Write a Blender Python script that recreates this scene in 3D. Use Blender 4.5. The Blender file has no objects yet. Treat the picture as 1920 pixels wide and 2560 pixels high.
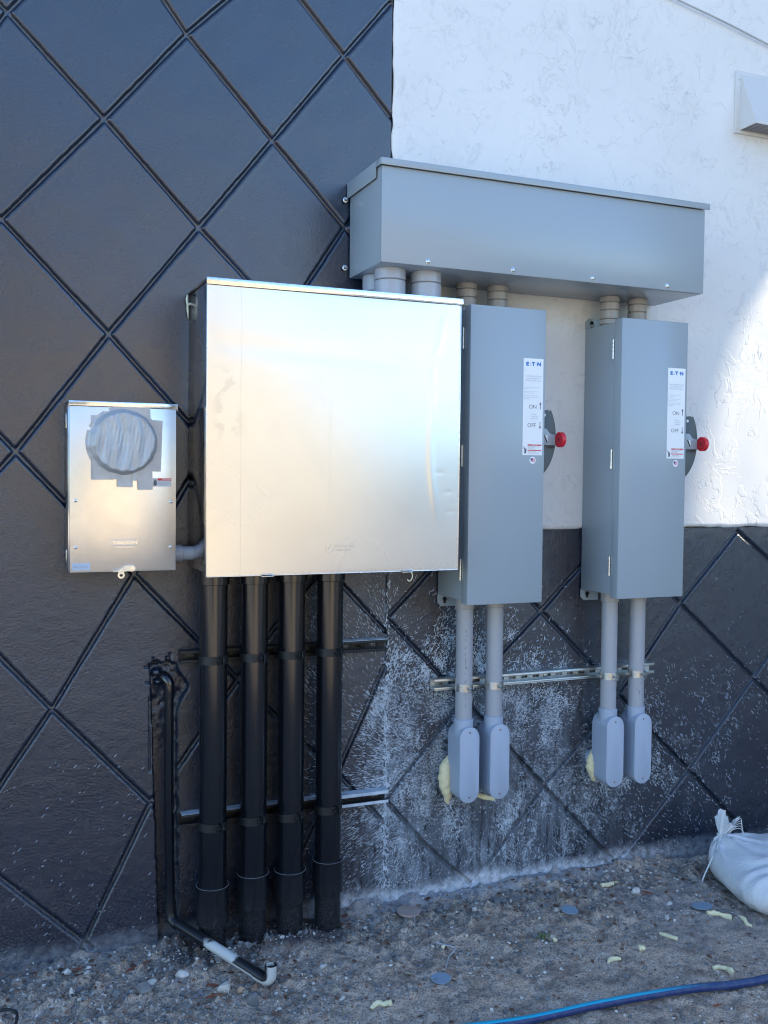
import bpy, bmesh, math, random
import numpy as np
from mathutils import Vector, Matrix, Euler
random.seed(7)
S = bpy.context.scene
COL = S.collection
R = math.radians

# ------------------------------------------------------------------ camera
cam = bpy.data.cameras.new("camera")
cam.sensor_fit = 'HORIZONTAL'; cam.sensor_width = 36.0
cam.lens = 36.0 * 2450 / 1920
cam.clip_start = 0.05; cam.clip_end = 600
camo = bpy.data.objects.new("camera", cam); COL.objects.link(camo)
yaw, pitch, roll = -0.39095, 0.036828, 0.010234
cy, sy = math.cos(yaw), math.sin(yaw)
M0 = np.array([[cy, sy, 0], [0, 0, -1.], [-sy, cy, 0]])
cp, sp = math.cos(pitch), math.sin(pitch)
MP = np.array([[1, 0, 0], [0, cp, -sp], [0, sp, cp]])
cr, sr = math.cos(roll), math.sin(roll)
MR = np.array([[cr, -sr, 0], [sr, cr, 0], [0, 0, 1]])
MM = MR @ MP @ M0                       # rows: right, down, forward in world axes
camo.matrix_world = Matrix(((MM[0][0], -MM[1][0], -MM[2][0], 0.0),
                            (MM[0][1], -MM[1][1], -MM[2][1], -3.2),
                            (MM[0][2], -MM[1][2], -MM[2][2], 1.52),
                            (0, 0, 0, 1)))
S.camera = camo

# ------------------------------------------------------------------ light
SUN_EL, SUN_AZ = R(25), R(6.5)           # azimuth measured off the wall plane, towards the viewer
Ls = Vector((math.cos(SUN_EL) * math.cos(SUN_AZ), -math.cos(SUN_EL) * math.sin(SUN_AZ), math.sin(SUN_EL)))
sun = bpy.data.lights.new("sun", 'SUN'); sun.energy = 4.6; sun.angle = R(0.5); sun.color = (1.0, 0.86, 0.64)
suno = bpy.data.objects.new("sun", sun); COL.objects.link(suno)
suno.rotation_euler = Ls.to_track_quat('Z', 'Y').to_euler()
world = bpy.data.worlds.new("World"); S.world = world; world.use_nodes = True
wn = world.node_tree.nodes; wl = world.node_tree.links
sky = wn.new('ShaderNodeTexSky'); sky.sky_type = 'NISHITA'; sky.sun_disc = False
sky.sun_elevation = SUN_EL; sky.sun_rotation = math.atan2(Ls.x, Ls.y)
sky.air_density = 1.0; sky.dust_density = 0.1; sky.ozone_density = 4.0
wl.new(sky.outputs[0], wn['Background'].inputs[0]); wn['Background'].inputs[1].default_value = 0.15
S.view_settings.view_transform = 'Standard'; S.view_settings.look = 'None'
S.view_settings.exposure = 1.92; S.view_settings.gamma = 1.0
S.cycles.use_denoising = True; S.cycles.filter_width = 1.15
S.cycles.max_bounces = 8; S.cycles.caustics_reflective = True

# ------------------------------------------------------------------ helpers
def tag(o, label=None, cat=None, group=None, kind=None):
    if label: o['label'] = label
    if cat: o['category'] = cat
    if group: o['group'] = group
    if kind: o['kind'] = kind
    return o
def empty(name, loc, label, cat, group=None, kind=None):
    o = bpy.data.objects.new(name, None); COL.objects.link(o); o.location = loc
    o.empty_display_size = 0.05
    return tag(o, label, cat, group, kind)
def link_mesh(name, me, mat, parent=None, smooth=False):
    if mat is not None: me.materials.append(mat)
    if smooth:
        me.polygons.foreach_set('use_smooth', [True] * len(me.polygons))
    o = bpy.data.objects.new(name, me); COL.objects.link(o)
    if parent is not None:
        o.parent = parent
        w = parent.matrix_basis.copy()
        p = parent.parent
        while p is not None:
            w = p.matrix_basis @ w; p = p.parent
        me.transform(w.inverted())       # geometry is written in world metres
    return o
def from_bm(name, bm, mat, parent=None, smooth=False, angle=None):
    bmesh.ops.recalc_face_normals(bm, faces=bm.faces)
    me = bpy.data.meshes.new(name); bm.to_mesh(me); bm.free()
    if angle is not None:
        me.polygons.foreach_set('use_smooth', [True] * len(me.polygons))
        me.set_sharp_from_angle(angle=R(angle))
    return link_mesh(name, me, mat, parent, smooth)
def add_box(bm, x0, x1, y0, y1, z0, z1, bev=0.0, seg=2):
    r = bmesh.ops.create_cube(bm, size=1.0)
    vs = r['verts']
    for v in vs:
        v.co = Vector((x0 + (v.co.x + .5) * (x1 - x0), y0 + (v.co.y + .5) * (y1 - y0), z0 + (v.co.z + .5) * (z1 - z0)))
    if bev > 0:
        es = list({e for v in vs for e in v.link_edges})
        bmesh.ops.bevel(bm, geom=es, offset=bev, segments=seg, profile=.5, affect='EDGES')
    return bm
def box(name, x0, x1, y0, y1, z0, z1, mat, parent=None, bev=0.002):
    bm = bmesh.new(); add_box(bm, x0, x1, y0, y1, z0, z1, bev)
    return from_bm(name, bm, mat, parent, angle=40)
def frame(d):
    d = Vector(d).normalized()
    a = Vector((0, 0, 1)) if abs(d.z) < .9 else Vector((0, 1, 0))
    u = d.cross(a).normalized(); v = d.cross(u).normalized()
    return d, u, v
def add_lathe(bm, origin, axis, prof, n=32, cap=True):
    """prof: (distance along axis, radius)"""
    d, u, v = frame(axis); o = Vector(origin); rings = []
    for t, r in prof:
        rings.append([bm.verts.new(o + d * t + (u * math.cos(a) + v * math.sin(a)) * r) for a in [2 * math.pi * k / n for k in range(n)]])
    for a, b in zip(rings, rings[1:]):
        for k in range(n):
            bm.faces.new((a[k], a[(k + 1) % n], b[(k + 1) % n], b[k]))
    if cap:
        bm.faces.new(rings[0]); bm.faces.new(rings[-1][::-1])
    return bm
def lathe(name, origin, axis, prof, mat, parent=None, n=32, cap=True, ang=35):
    bm = bmesh.new(); add_lathe(bm, origin, axis, prof, n, cap)
    return from_bm(name, bm, mat, parent, angle=ang)
def add_tube(bm, pts, rad, n=12, cap=True):
    pts = [Vector(p) for p in pts]; rings = []
    rads = rad if isinstance(rad, (list, tuple)) else [rad] * len(pts)
    pu = None
    for i, p in enumerate(pts):
        t = (pts[min(i + 1, len(pts) - 1)] - pts[max(i - 1, 0)]).normalized()
        if pu is None: _, u, v = frame(t)
        else:
            u = (pu - t * pu.dot(t)).normalized(); v = t.cross(u).normalized()
        pu = u
        rings.append([bm.verts.new(p + (u * math.cos(2 * math.pi * k / n) + v * math.sin(2 * math.pi * k / n)) * rads[i]) for k in range(n)])
    for a, b in zip(rings, rings[1:]):
        for k in range(n):
            bm.faces.new((a[k], a[(k + 1) % n], b[(k + 1) % n], b[k]))
    if cap:
        bm.faces.new(rings[0]); bm.faces.new(rings[-1][::-1])
    return bm
def tube(name, pts, rad, mat, parent=None, n=12, cap=True):
    bm = bmesh.new(); add_tube(bm, pts, rad, n, cap)
    return from_bm(name, bm, mat, parent, angle=50)
def smooth_path(pts, k=6):
    pts = [Vector(p) for p in pts]; out = []
    for i in range(len(pts) - 1):
        p0 = pts[max(i - 1, 0)]; p1 = pts[i]; p2 = pts[i + 1]; p3 = pts[min(i + 2, len(pts) - 1)]
        for j in range(k):
            t = j / k
            out.append(.5 * ((2 * p1) + (p2 - p0) * t + (2 * p0 - 5 * p1 + 4 * p2 - p3) * t * t + (3 * p1 - p0 - 3 * p2 + p3) * t ** 3))
    out.append(pts[-1]); return out
def add_prism(bm, poly, y0, y1):
    """poly in (x,z), extruded y0..y1"""
    a = [bm.verts.new((x, y0, z)) for x, z in poly]; b = [bm.verts.new((x, y1, z)) for x, z in poly]
    bm.faces.new(a); bm.faces.new(b[::-1]); n = len(poly)
    for k in range(n): bm.faces.new((a[k], b[k], b[(k + 1) % n], a[(k + 1) % n]))
    return bm
def prism(name, poly, y0, y1, mat, parent=None, bev=0.0, ang=35):
    bm = bmesh.new(); add_prism(bm, poly, y0, y1)
    if bev > 0:
        bmesh.ops.bevel(bm, geom=list(bm.edges), offset=bev, segments=2, profile=.5, affect='EDGES')
    return from_bm(name, bm, mat, parent, angle=ang)
def children(o): return [c for c in bpy.data.objects if c.parent == o]
def copy_tree(o, off, parent=None):
    c = o.copy(); COL.objects.link(c)
    if parent is None: c.location = o.location + Vector(off)
    else: c.parent = parent
    for ch in children(o): copy_tree(ch, off, c)
    return c
def text_bm(items):
    """items: (string, size, x, z, y, align[, shear/extra scale x]) lettering standing on a face that looks to -Y"""
    out = bmesh.new()
    for it in items:
        s, size, x, z, y, al = it[:6]; sx = it[6] if len(it) > 6 else 1.0; ext = it[7] if len(it) > 7 else 0.0
        cu = bpy.data.curves.new("t", 'FONT'); cu.body = s; cu.size = size; cu.align_x = al; cu.extrude = ext; cu.resolution_u = 3
        if len(it) > 8: cu.offset = it[8]
        ob = bpy.data.objects.new("t", cu); COL.objects.link(ob)
        dg = bpy.context.evaluated_depsgraph_get(); dg.update()
        me = bpy.data.meshes.new_from_object(ob.evaluated_get(dg))
        me.transform(Matrix.Translation((x, y, z)) @ Matrix.Rotation(R(90), 4, 'X') @ Matrix.Diagonal((sx, 1, 1, 1)))
        out.from_mesh(me)
        bpy.data.objects.remove(ob); bpy.data.curves.remove(cu); bpy.data.meshes.remove(me)
    return out
def lettering(name, items, mat, parent):
    bm = text_bm(items)
    me = bpy.data.meshes.new(name); bm.to_mesh(me); bm.free()
    return link_mesh(name, me, mat, parent)

# value noise for meshes
def vnoise(x, y, scale, seed=0):
    rng = np.random.RandomState(seed); T = rng.rand(256, 256)
    u = x * scale; v = y * scale
    iu = np.floor(u).astype(int); iv = np.floor(v).astype(int)
    fu = u - iu; fv = v - iv; fu = fu * fu * (3 - 2 * fu); fv = fv * fv * (3 - 2 * fv)
    g = lambda a, b: T[a % 256, b % 256]
    return (g(iu, iv) * (1 - fu) + g(iu + 1, iv) * fu) * (1 - fv) + (g(iu, iv + 1) * (1 - fu) + g(iu + 1, iv + 1) * fu) * fv
def fbm(x, y, scale, seed=0, o=4):
    s = 0; a = 1; tot = 0
    for k in range(o):
        s = s + a * vnoise(x + 7.3 * k, y - 3.1 * k, scale * 2 ** k, seed + k); tot += a; a *= .5
    return s / tot
def sstep(a, b, x):
    t = np.clip((x - a) / (b - a), 0, 1); return t * t * (3 - 2 * t)
def grid_mesh(name, X, Y, Z):
    """arrays of shape (nj, ni)"""
    nj, ni = X.shape
    me = bpy.data.meshes.new(name)
    me.vertices.add(ni * nj)
    co = np.empty((nj * ni, 3), np.float32); co[:, 0] = X.ravel(); co[:, 1] = Y.ravel(); co[:, 2] = Z.ravel()
    me.vertices.foreach_set('co', co.ravel())
    i = np.arange(ni - 1); j = np.arange(nj - 1); II, JJ = np.meshgrid(i, j)
    a = (JJ * ni + II).ravel(); q = np.stack([a, a + 1, a + 1 + ni, a + ni], 1).astype(np.int32)
    nf = len(q)
    me.loops.add(nf * 4); me.polygons.add(nf)
    me.loops.foreach_set('vertex_index', q.ravel())
    me.polygons.foreach_set('loop_start', np.arange(nf, dtype=np.int32) * 4)
    me.polygons.foreach_set('loop_total', np.full(nf, 4, np.int32))
    me.polygons.foreach_set('use_smooth', np.ones(nf, bool))
    me.update(calc_edges=True)
    return me
def quads_mesh(name, V, F):
    me = bpy.data.meshes.new(name); me.from_pydata([tuple(v) for v in V], [], F); me.update(); return me

# ------------------------------------------------------------------ materials
class NT:
    def __init__(s, name):
        s.m = bpy.data.materials.new(name); s.m.use_nodes = True
        s.t = s.m.node_tree; s.n = s.t.nodes; s.b = s.n['Principled BSDF']; s.pos = None
    def new(s, t, **k):
        n = s.n.new(t)
        for a, b in k.items(): setattr(n, a, b)
        return n
    def link(s, a, b): s.t.links.new(a, b)
    def P(s, obj=False):
        if obj: return s.new('ShaderNodeTexCoord').outputs['Object']
        if s.pos is None: s.pos = s.new('ShaderNodeNewGeometry').outputs['Position']
        return s.pos
    def map(s, scale=(1, 1, 1), rot=(0, 0, 0), loc=(0, 0, 0), src=None, obj=False):
        m = s.new('ShaderNodeMapping'); s.link(src or s.P(obj), m.inputs[0])
        m.inputs['Scale'].default_value = scale; m.inputs['Rotation'].default_value = rot; m.inputs['Location'].default_value = loc
        return m.outputs[0]
    def noise(s, scale, detail=3, rough=.5, dist=0, vec=None):
        n = s.new('ShaderNodeTexNoise'); n.inputs['Scale'].default_value = scale; n.inputs['Detail'].default_value = detail
        n.inputs['Roughness'].default_value = rough; n.inputs['Distortion'].default_value = dist
        s.link(vec or s.P(), n.inputs['Vector']); return n.outputs['Fac']
    def vor(s, scale, vec=None, feature='F1', out='Distance'):
        n = s.new('ShaderNodeTexVoronoi', feature=feature); n.inputs['Scale'].default_value = scale
        s.link(vec or s.P(), n.inputs['Vector']); return n.outputs[out]
    def ramp(s, fac, stops):
        r = s.new('ShaderNodeValToRGB'); s.link(fac, r.inputs[0]); e = r.color_ramp.elements
        while len(e) > 1: e.remove(e[-1])
        for k, (p, c) in enumerate(stops):
            c = (c, c, c, 1) if not isinstance(c, (tuple, list)) else (*c, 1)[:4]
            if k == 0: e[0].position = p; e[0].color = c
            else: el = e.new(p); el.color = c
        return r.outputs[0]
    def math(s, op, a, b=None, clamp=False):
        m = s.new('ShaderNodeMath', operation=op, use_clamp=clamp)
        for k, v in ((0, a), (1, b)):
            if v is None: continue
            if isinstance(v, (int, float)): m.inputs[k].default_value = v
            else: s.link(v, m.inputs[k])
        return m.outputs[0]
    def mix(s, fac, a, b):
        m = s.new('ShaderNodeMix', data_type='RGBA')
        for k, v in ((0, fac), (6, a), (7, b)):
            if isinstance(v, (int, float)): m.inputs[k].default_value = v
            elif isinstance(v, tuple): m.inputs[k].default_value = (*v, 1)[:4]
            else: s.link(v, m.inputs[k])
        return m.outputs[2]
    def bump(s, h, dist=.001, strength=1.0, prev=None):
        b = s.new('ShaderNodeBump'); b.inputs['Strength'].default_value = strength; b.inputs['Distance'].default_value = dist
        s.link(h, b.inputs['Height'])
        if prev is not None: s.link(prev, b.inputs['Normal'])
        return b.outputs[0]
    def xyz(s, vec=None):
        m = s.new('ShaderNodeSeparateXYZ'); s.link(vec or s.P(), m.inputs[0]); return m.outputs
    def mr(s, v, a, b, c=0., d=1.):
        m = s.new('ShaderNodeMapRange', interpolation_type='SMOOTHSTEP'); s.link(v, m.inputs[0])
        for k, q in ((1, a), (2, b), (3, c), (4, d)): m.inputs[k].default_value = q
        return m.outputs[0]
    def set(s, col=None, rough=None, metal=None, normal=None, spec=None, coat=None):
        for nm, v in (('Base Color', col), ('Roughness', rough), ('Metallic', metal), ('Specular IOR Level', spec), ('Coat Weight', coat)):
            if v is None: continue
            if isinstance(v, (int, float)): s.b.inputs[nm].default_value = v
            elif isinstance(v, tuple): s.b.inputs[nm].default_value = (*v, 1)[:4]
            else: s.link(v, s.b.inputs[nm])
        if normal is not None: s.link(normal, s.b.inputs['Normal'])
        return s.m

def mat_black_wall():
    t = NT('black_painted_stucco'); x, y, z = t.xyz()
    fine = t.noise(330, 3, .65); med = t.noise(115, 4, .6); big = t.noise(3.0, 4, .6)
    base = t.mix(t.ramp(big, [(.3, 0), (.7, 1)]), (.006, .0125, .028), (.009, .018, .040))
    pits = t.ramp(t.vor(55, t.map((1, .2, 1))), [(0, 1), (.07, 1), (.10, 0)])
    pitm = t.math('MULTIPLY', pits, t.ramp(t.noise(9, 2), [(.55, 0), (.6, 1)]))
    base = t.mix(t.math('MULTIPLY', pitm, .8), base, (.008, .009, .011))
    # grey cement wash low on the wall, right of the control joint
    mx = t.math('MULTIPLY', t.mr(x, 1.15, 1.45), t.mr(x, 2.55, 1.75))
    mz = t.mr(z, .95, .25)
    wash = t.noise(1.0, 5, .65, .6, t.map((9, 1, 2.6)))
    wash2 = t.noise(1.0, 5, .7, .3, t.map((42, 1, 7)))
    grit = t.noise(300, 3, .75)
    w = t.math('MULTIPLY', mx, mz)
    w = t.math('MULTIPLY', w, t.ramp(wash, [(.34, .08), (.60, 1)]))
    w = t.math('MULTIPLY', w, t.ramp(wash2, [(.38, .05), (.60, 1)]))
    w = t.math('MULTIPLY', w, t.ramp(grit, [(.40, .18), (.56, 1)]))
    # crust along the foot of the wall
    foot = t.math('ADD', z, t.math('MULTIPLY', t.noise(6, 4, .6), .09))
    foot = t.mr(foot, .105, .045)
    fx = t.math('ADD', t.math('MULTIPLY', t.math('MULTIPLY', t.mr(x, .9, 1.3), t.mr(x, 3.0, 2.0)), .85), .22)
    foot = t.math('MULTIPLY', t.math('MULTIPLY', foot, fx), t.ramp(t.noise(40, 4, .7), [(.35, .2), (.6, 1)]))
    dusty = t.math('MULTIPLY', t.mr(z, .45, .0), t.ramp(t.noise(130, 3, .7), [(.5, 0), (.72, .28)]))
    base = t.mix(dusty, base, (.20, .19, .18))
    base = t.mix(t.math('MULTIPLY', w, .85), base, (.30, .37, .44))
    base = t.mix(foot, base, (.62, .66, .72))
    hb = t.math('ADD', t.math('MULTIPLY', fine, .35), t.math('MULTIPLY', med, .65))
    lowrough = t.mr(z, 1.9, .9, .40, 1.0)
    b = t.new('ShaderNodeBump'); b.inputs['Distance'].default_value = .0030
    t.link(hb, b.inputs['Height']); t.link(lowrough, b.inputs['Strength'])
    r = t.ramp(t.noise(14, 3), [(.3, .22), (.7, .30)])
    r = t.mix(t.math('MAXIMUM', w, foot, True), r, (.85, .85, .85))
    t.b.inputs['IOR'].default_value = 1.68
    return t.set(base, r, 0., b.outputs[0], .64)
def mat_white_wall():
    t = NT('white_trowelled_stucco'); x, y, z = t.xyz()
    v = t.noise(2.2, 2, .5, 0, None)
    dv = t.new('ShaderNodeTexNoise'); dv.inputs['Scale'].default_value = 7; dv.inputs['Detail'].default_value = 3; t.link(t.P(), dv.inputs['Vector'])
    ma = t.new('ShaderNodeVectorMath', operation='MULTIPLY_ADD'); t.link(dv.outputs['Color'], ma.inputs[0]); ma.inputs[1].default_value = (.22, .22, .22); t.link(t.P(), ma.inputs[2])
    wv = ma.outputs[0]
    reg = t.noise(1.9, 3, .5)
    n1 = t.noise(8.5, 3, .52, .9, wv)
    e1 = t.ramp(n1, [(.545, 0), (.557, 1), (.572, .25), (.60, 0)])
    pl = t.ramp(n1, [(.548, 0), (.560, 1)])
    n2 = t.noise(27, 4, .6, .9, wv)
    m2 = t.ramp(t.noise(4.2, 3, .6), [(.47, 0), (.60, 1)])
    e2 = t.math('MULTIPLY', t.ramp(n2, [(.56, 0), (.578, 1), (.60, 0)]), m2)
    brk = t.ramp(t.noise(11, 3, .6), [(.42, 0), (.58, 1)])
    f = t.noise(140, 3, .5); bg = t.noise(3, 3, .5)
    h = t.math('ADD', t.math('MULTIPLY', pl, .32), t.math('MULTIPLY', t.math('MULTIPLY', e1, brk), -.55))
    h = t.math('ADD', h, t.math('MULTIPLY', e2, -.40)); h = t.math('ADD', h, t.math('MULTIPLY', bg, .5)); h = t.math('ADD', h, t.math('MULTIPLY', f, .06))
    c = t.mix(t.ramp(bg, [(.3, 0), (.7, 1)]), (.70, .70, .69), (.75, .745, .73))
    c = t.mix(t.math('MULTIPLY', t.math('MAXIMUM', t.math('MULTIPLY', e1, brk), e2), .34), c, (.36, .38, .42))
    return t.set(c, .62, 0., t.bump(h, .0019, .8), .4)
def mat_paint(name, col, rough=.34, bump=.00012, var=.04, dust=0.):
    t = NT(name); n = t.noise(1.5, 2)
    a = tuple(c * (1 - var) for c in col); b = tuple(min(1, c * (1 + var)) for c in col)
    c = t.mix(n, a, b)
    if dust > 0:
        z = t.xyz()[2]
        d = t.math('MULTIPLY', t.ramp(t.noise(260, 4, .8), [(.40, 0), (.70, 1)]), t.mr(z, .26, .0, .0, dust * .55))
        sp = t.math('MULTIPLY', t.ramp(t.vor(110), [(0, 1), (.08, .8), (.11, 0)]), t.math('MULTIPLY', t.ramp(t.noise(16, 2), [(.6, 0), (.68, .6)]), t.mr(z, .9, .2, .1, 1)))
        c = t.mix(t.math('MULTIPLY', d, .55), c, (.15, .15, .15)); c = t.mix(t.math('MULTIPLY', sp, dust * .7), c, (.4, .42, .45))
        r = t.mix(t.math('MULTIPLY', d, .7), (rough,) * 3, (.7,) * 3)
    else: r = rough
    return t.set(c, r, 0., t.bump(t.noise(420, 2), bump, .6), .5)
def mat_alu():
    t = NT('mill_aluminium')
    sm = t.noise(5.5, 5, .62, .8); br = t.noise(1.0, 3, .6, 0, t.map((60, 60, 900)))
    col = t.mix(t.ramp(sm, [(.35, 0), (.75, 1)]), (.70, .70, .70), (.66, .66, .665))
    spots = t.math('MULTIPLY', t.ramp(t.noise(26, 4, .6, 1.2), [(.60, 0), (.70, 1)]), t.ramp(t.noise(3.5, 2), [(.5, 0), (.62, 1)]))
    col = t.mix(t.math('MULTIPLY', spots, .15), col, (.5, .49, .50))
    scr = t.ramp(t.noise(1.0, 2, .5, .4, t.map((1.5, 1.5, 46))), [(.72, 0), (.75, 1)])
    scr2 = t.ramp(t.noise(1.0, 2, .5, .3, t.map((42, 3, 1.1))), [(.70, 0), (.73, 1)])
    col = t.mix(t.math('MULTIPLY', t.math('MAXIMUM', scr, scr2), .09), col, (.5, .5, .5))
    r = t.ramp(t.noise(3, 1), [(.3, .24), (.7, .28)])
    h = t.noise(3.2, 1)
    x, y, z = t.xyz()
    hm = t.math('MULTIPLY', t.math('MULTIPLY', t.mr(x, .63, .66), t.mr(x, .76, .70)), t.math('MULTIPLY', t.mr(z, 1.60, 1.66), t.mr(z, 1.87, 1.80)))
    hm = t.math('MULTIPLY', hm, t.ramp(t.noise(17, 3, .55, .6), [(.50, 0), (.56, 1)]))
    col = t.mix(t.math('MULTIPLY', hm, .30), col, (.42, .40, .44))
    drip = t.math('MULTIPLY', t.math('MULTIPLY', t.mr(t.math('ABSOLUTE', t.math('SUBTRACT', x, t.math('ADD', .722, t.math('MULTIPLY', t.noise(4, 2), .012)))), .0016, .0006), .35), t.ramp(t.noise(11, 2), [(.3, .3), (.6, 1)]))
    col = t.mix(drip, col, (.35, .35, .36))
    return t.set(col, r, 1., t.bump(h, .003, .2))
def mat_galv(name='galvanised_steel', col=(.62, .66, .66), rough=.36):
    t = NT(name); n = t.vor(70, None, 'F1', 'Distance'); m = t.noise(40, 3)
    c = t.mix(t.ramp(n, [(0, 0), (.7, 1)]), tuple(.82 * k for k in col), col)
    return t.set(c, t.ramp(m, [(.3, rough * .85), (.7, rough * 1.3)]), 1., t.bump(m, .0002, .3))
def mat_ground():
    t = NT('dirt'); x, y, z = t.xyz()
    a = t.noise(2.3, 5, .6, .3); b = t.noise(28, 5, .7); c = t.noise(160, 3, .7); d = t.noise(7, 4, .6, .5)
    col = t.mix(t.ramp(a, [(.3, 0), (.7, 1)]), (.52, .38, .275), (.70, .535, .405))
    col = t.mix(t.ramp(b, [(.35, 0), (.7, .75)]), col, (.46, .42, .385))
    col = t.mix(t.ramp(c, [(.34, .85), (.52, 0)]), col, (.085, .070, .062))
    col = t.mix(t.ramp(t.noise(230, 2, .6), [(.64, 0), (.70, .8)]), col, (.62, .60, .57))
    col = t.mix(t.ramp(t.noise(13, 4, .7), [(.40, .55), (.52, 0)]), col, (.12, .10, .09))
    br = t.math('MULTIPLY', t.ramp(d, [(.58, 0), (.68, 1)]), .5)
    col = t.mix(br, col, (.095, .066, .050))
    # pale crust / slurry near the wall, black overspray under the conduits
    foot = t.math('ADD', y, t.math('MULTIPLY', t.math('SUBTRACT', t.noise(5, 5, .65), .5), .34))
    fm = t.math('MULTIPLY', t.mr(foot, -.10, -.02), t.math('ADD', t.math('MULTIPLY', t.mr(x, .95, 1.3), t.mr(x, 2.5, 1.9)), .22))
    col = t.mix(t.math('MULTIPLY', fm, t.ramp(b, [(.3, .4), (.6, 1)])), col, (.34, .35, .38))
    rx = t.math('MULTIPLY', t.mr(x, 1.9, 2.3), t.math('MULTIPLY', t.mr(y, -.12, -.25), t.mr(y, -.85, -.5)))
    col = t.mix(t.math('MULTIPLY', rx, t.ramp(d, [(.3, .15), (.6, .6)])), col, (.30, .285, .28))
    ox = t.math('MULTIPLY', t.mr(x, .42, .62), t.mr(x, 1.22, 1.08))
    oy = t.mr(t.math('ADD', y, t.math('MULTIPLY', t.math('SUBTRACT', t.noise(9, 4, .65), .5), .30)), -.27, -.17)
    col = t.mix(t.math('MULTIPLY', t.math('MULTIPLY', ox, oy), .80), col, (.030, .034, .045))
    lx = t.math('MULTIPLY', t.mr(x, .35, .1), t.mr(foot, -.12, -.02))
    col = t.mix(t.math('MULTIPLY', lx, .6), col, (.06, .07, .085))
    col = t.mix(t.mr(y, -4.0, -4.6), col, t.mix(t.mr(t.math('ADD', x, t.math('MULTIPLY', y, .22)), .6, 1.6), (.62, .54, .43), (.17, .175, .185)))  # far ground; dark right part paints in shade for the cabinet reflection
    h = t.math('ADD', t.math('MULTIPLY', b, .8), t.math('MULTIPLY', c, .35))
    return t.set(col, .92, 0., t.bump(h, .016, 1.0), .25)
def plain(name, col, rough=.6, metal=0., spec=.5, bump=0., nscale=60, var=.08):
    t = NT(name); n = t.noise(nscale, 3)
    c = t.mix(n, tuple(k * (1 - var) for k in col), tuple(min(1, k * (1 + var)) for k in col))
    return t.set(c, rough, metal, t.bump(n, bump, .8) if bump else None, spec)

M_BLACK = mat_black_wall(); M_WHITE = mat_white_wall(); M_ALU = mat_alu()
M_GREY = mat_paint('grey_enamel', (.32, .375, .415), .24)
M_GREYIN = mat_paint('grey_enamel_shadow_gap', (.05, .055, .06), .6)
M_PVC = mat_paint('grey_pvc', (.36, .375, .41), .30, .0001, .05)
M_PVCW = mat_paint('grey_pvc_weathered', (.36, .35, .34), .34, .0003, .12)
M_LB = mat_paint('light_grey_pvc', (.36, .42, .52), .40, .0002, .03)
M_BPIPE = mat_paint('black_painted_pipe', (.005, .006, .009), .13, .0002, .2, 1.0)
M_BPIPE.node_tree.nodes['Principled BSDF'].inputs['Specular IOR Level'].default_value = .7
M_BLKM = mat_paint('black_painted_metal', (.008, .009, .011), .5, .0004, .2, .7)
M_GALV = mat_galv(); M_ZINC = mat_galv('bright_zinc', (.66, .69, .70), .28)
M_GROUND = mat_ground()
M_DARK = plain('dark_hole', (.006, .006, .007), .7)
M_RED = plain('red_plastic', (.62, .015, .030), .35, bump=.0002)
M_REDD = plain('red_plastic_recess', (.30, .008, .018), .45)
M_LABEL = plain('white_sticker', (.80, .80, .82), .25, var=.01)
M_BLUE = plain('blue_print', (.0, .15, .50), .35)
M_INK = plain('grey_print', (.10, .10, .12), .4)
M_INKL = plain('light_grey_print', (.34, .36, .40), .4)
M_REDP = plain('red_print', (.60, .02, .03), .4)
M_NAVY = plain('navy_print', (.03, .05, .20), .4)
M_FOAM = plain('expanding_foam', (.80, .71, .44), .65, bump=.002, nscale=90, var=.14)
M_BAG = None

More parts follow.
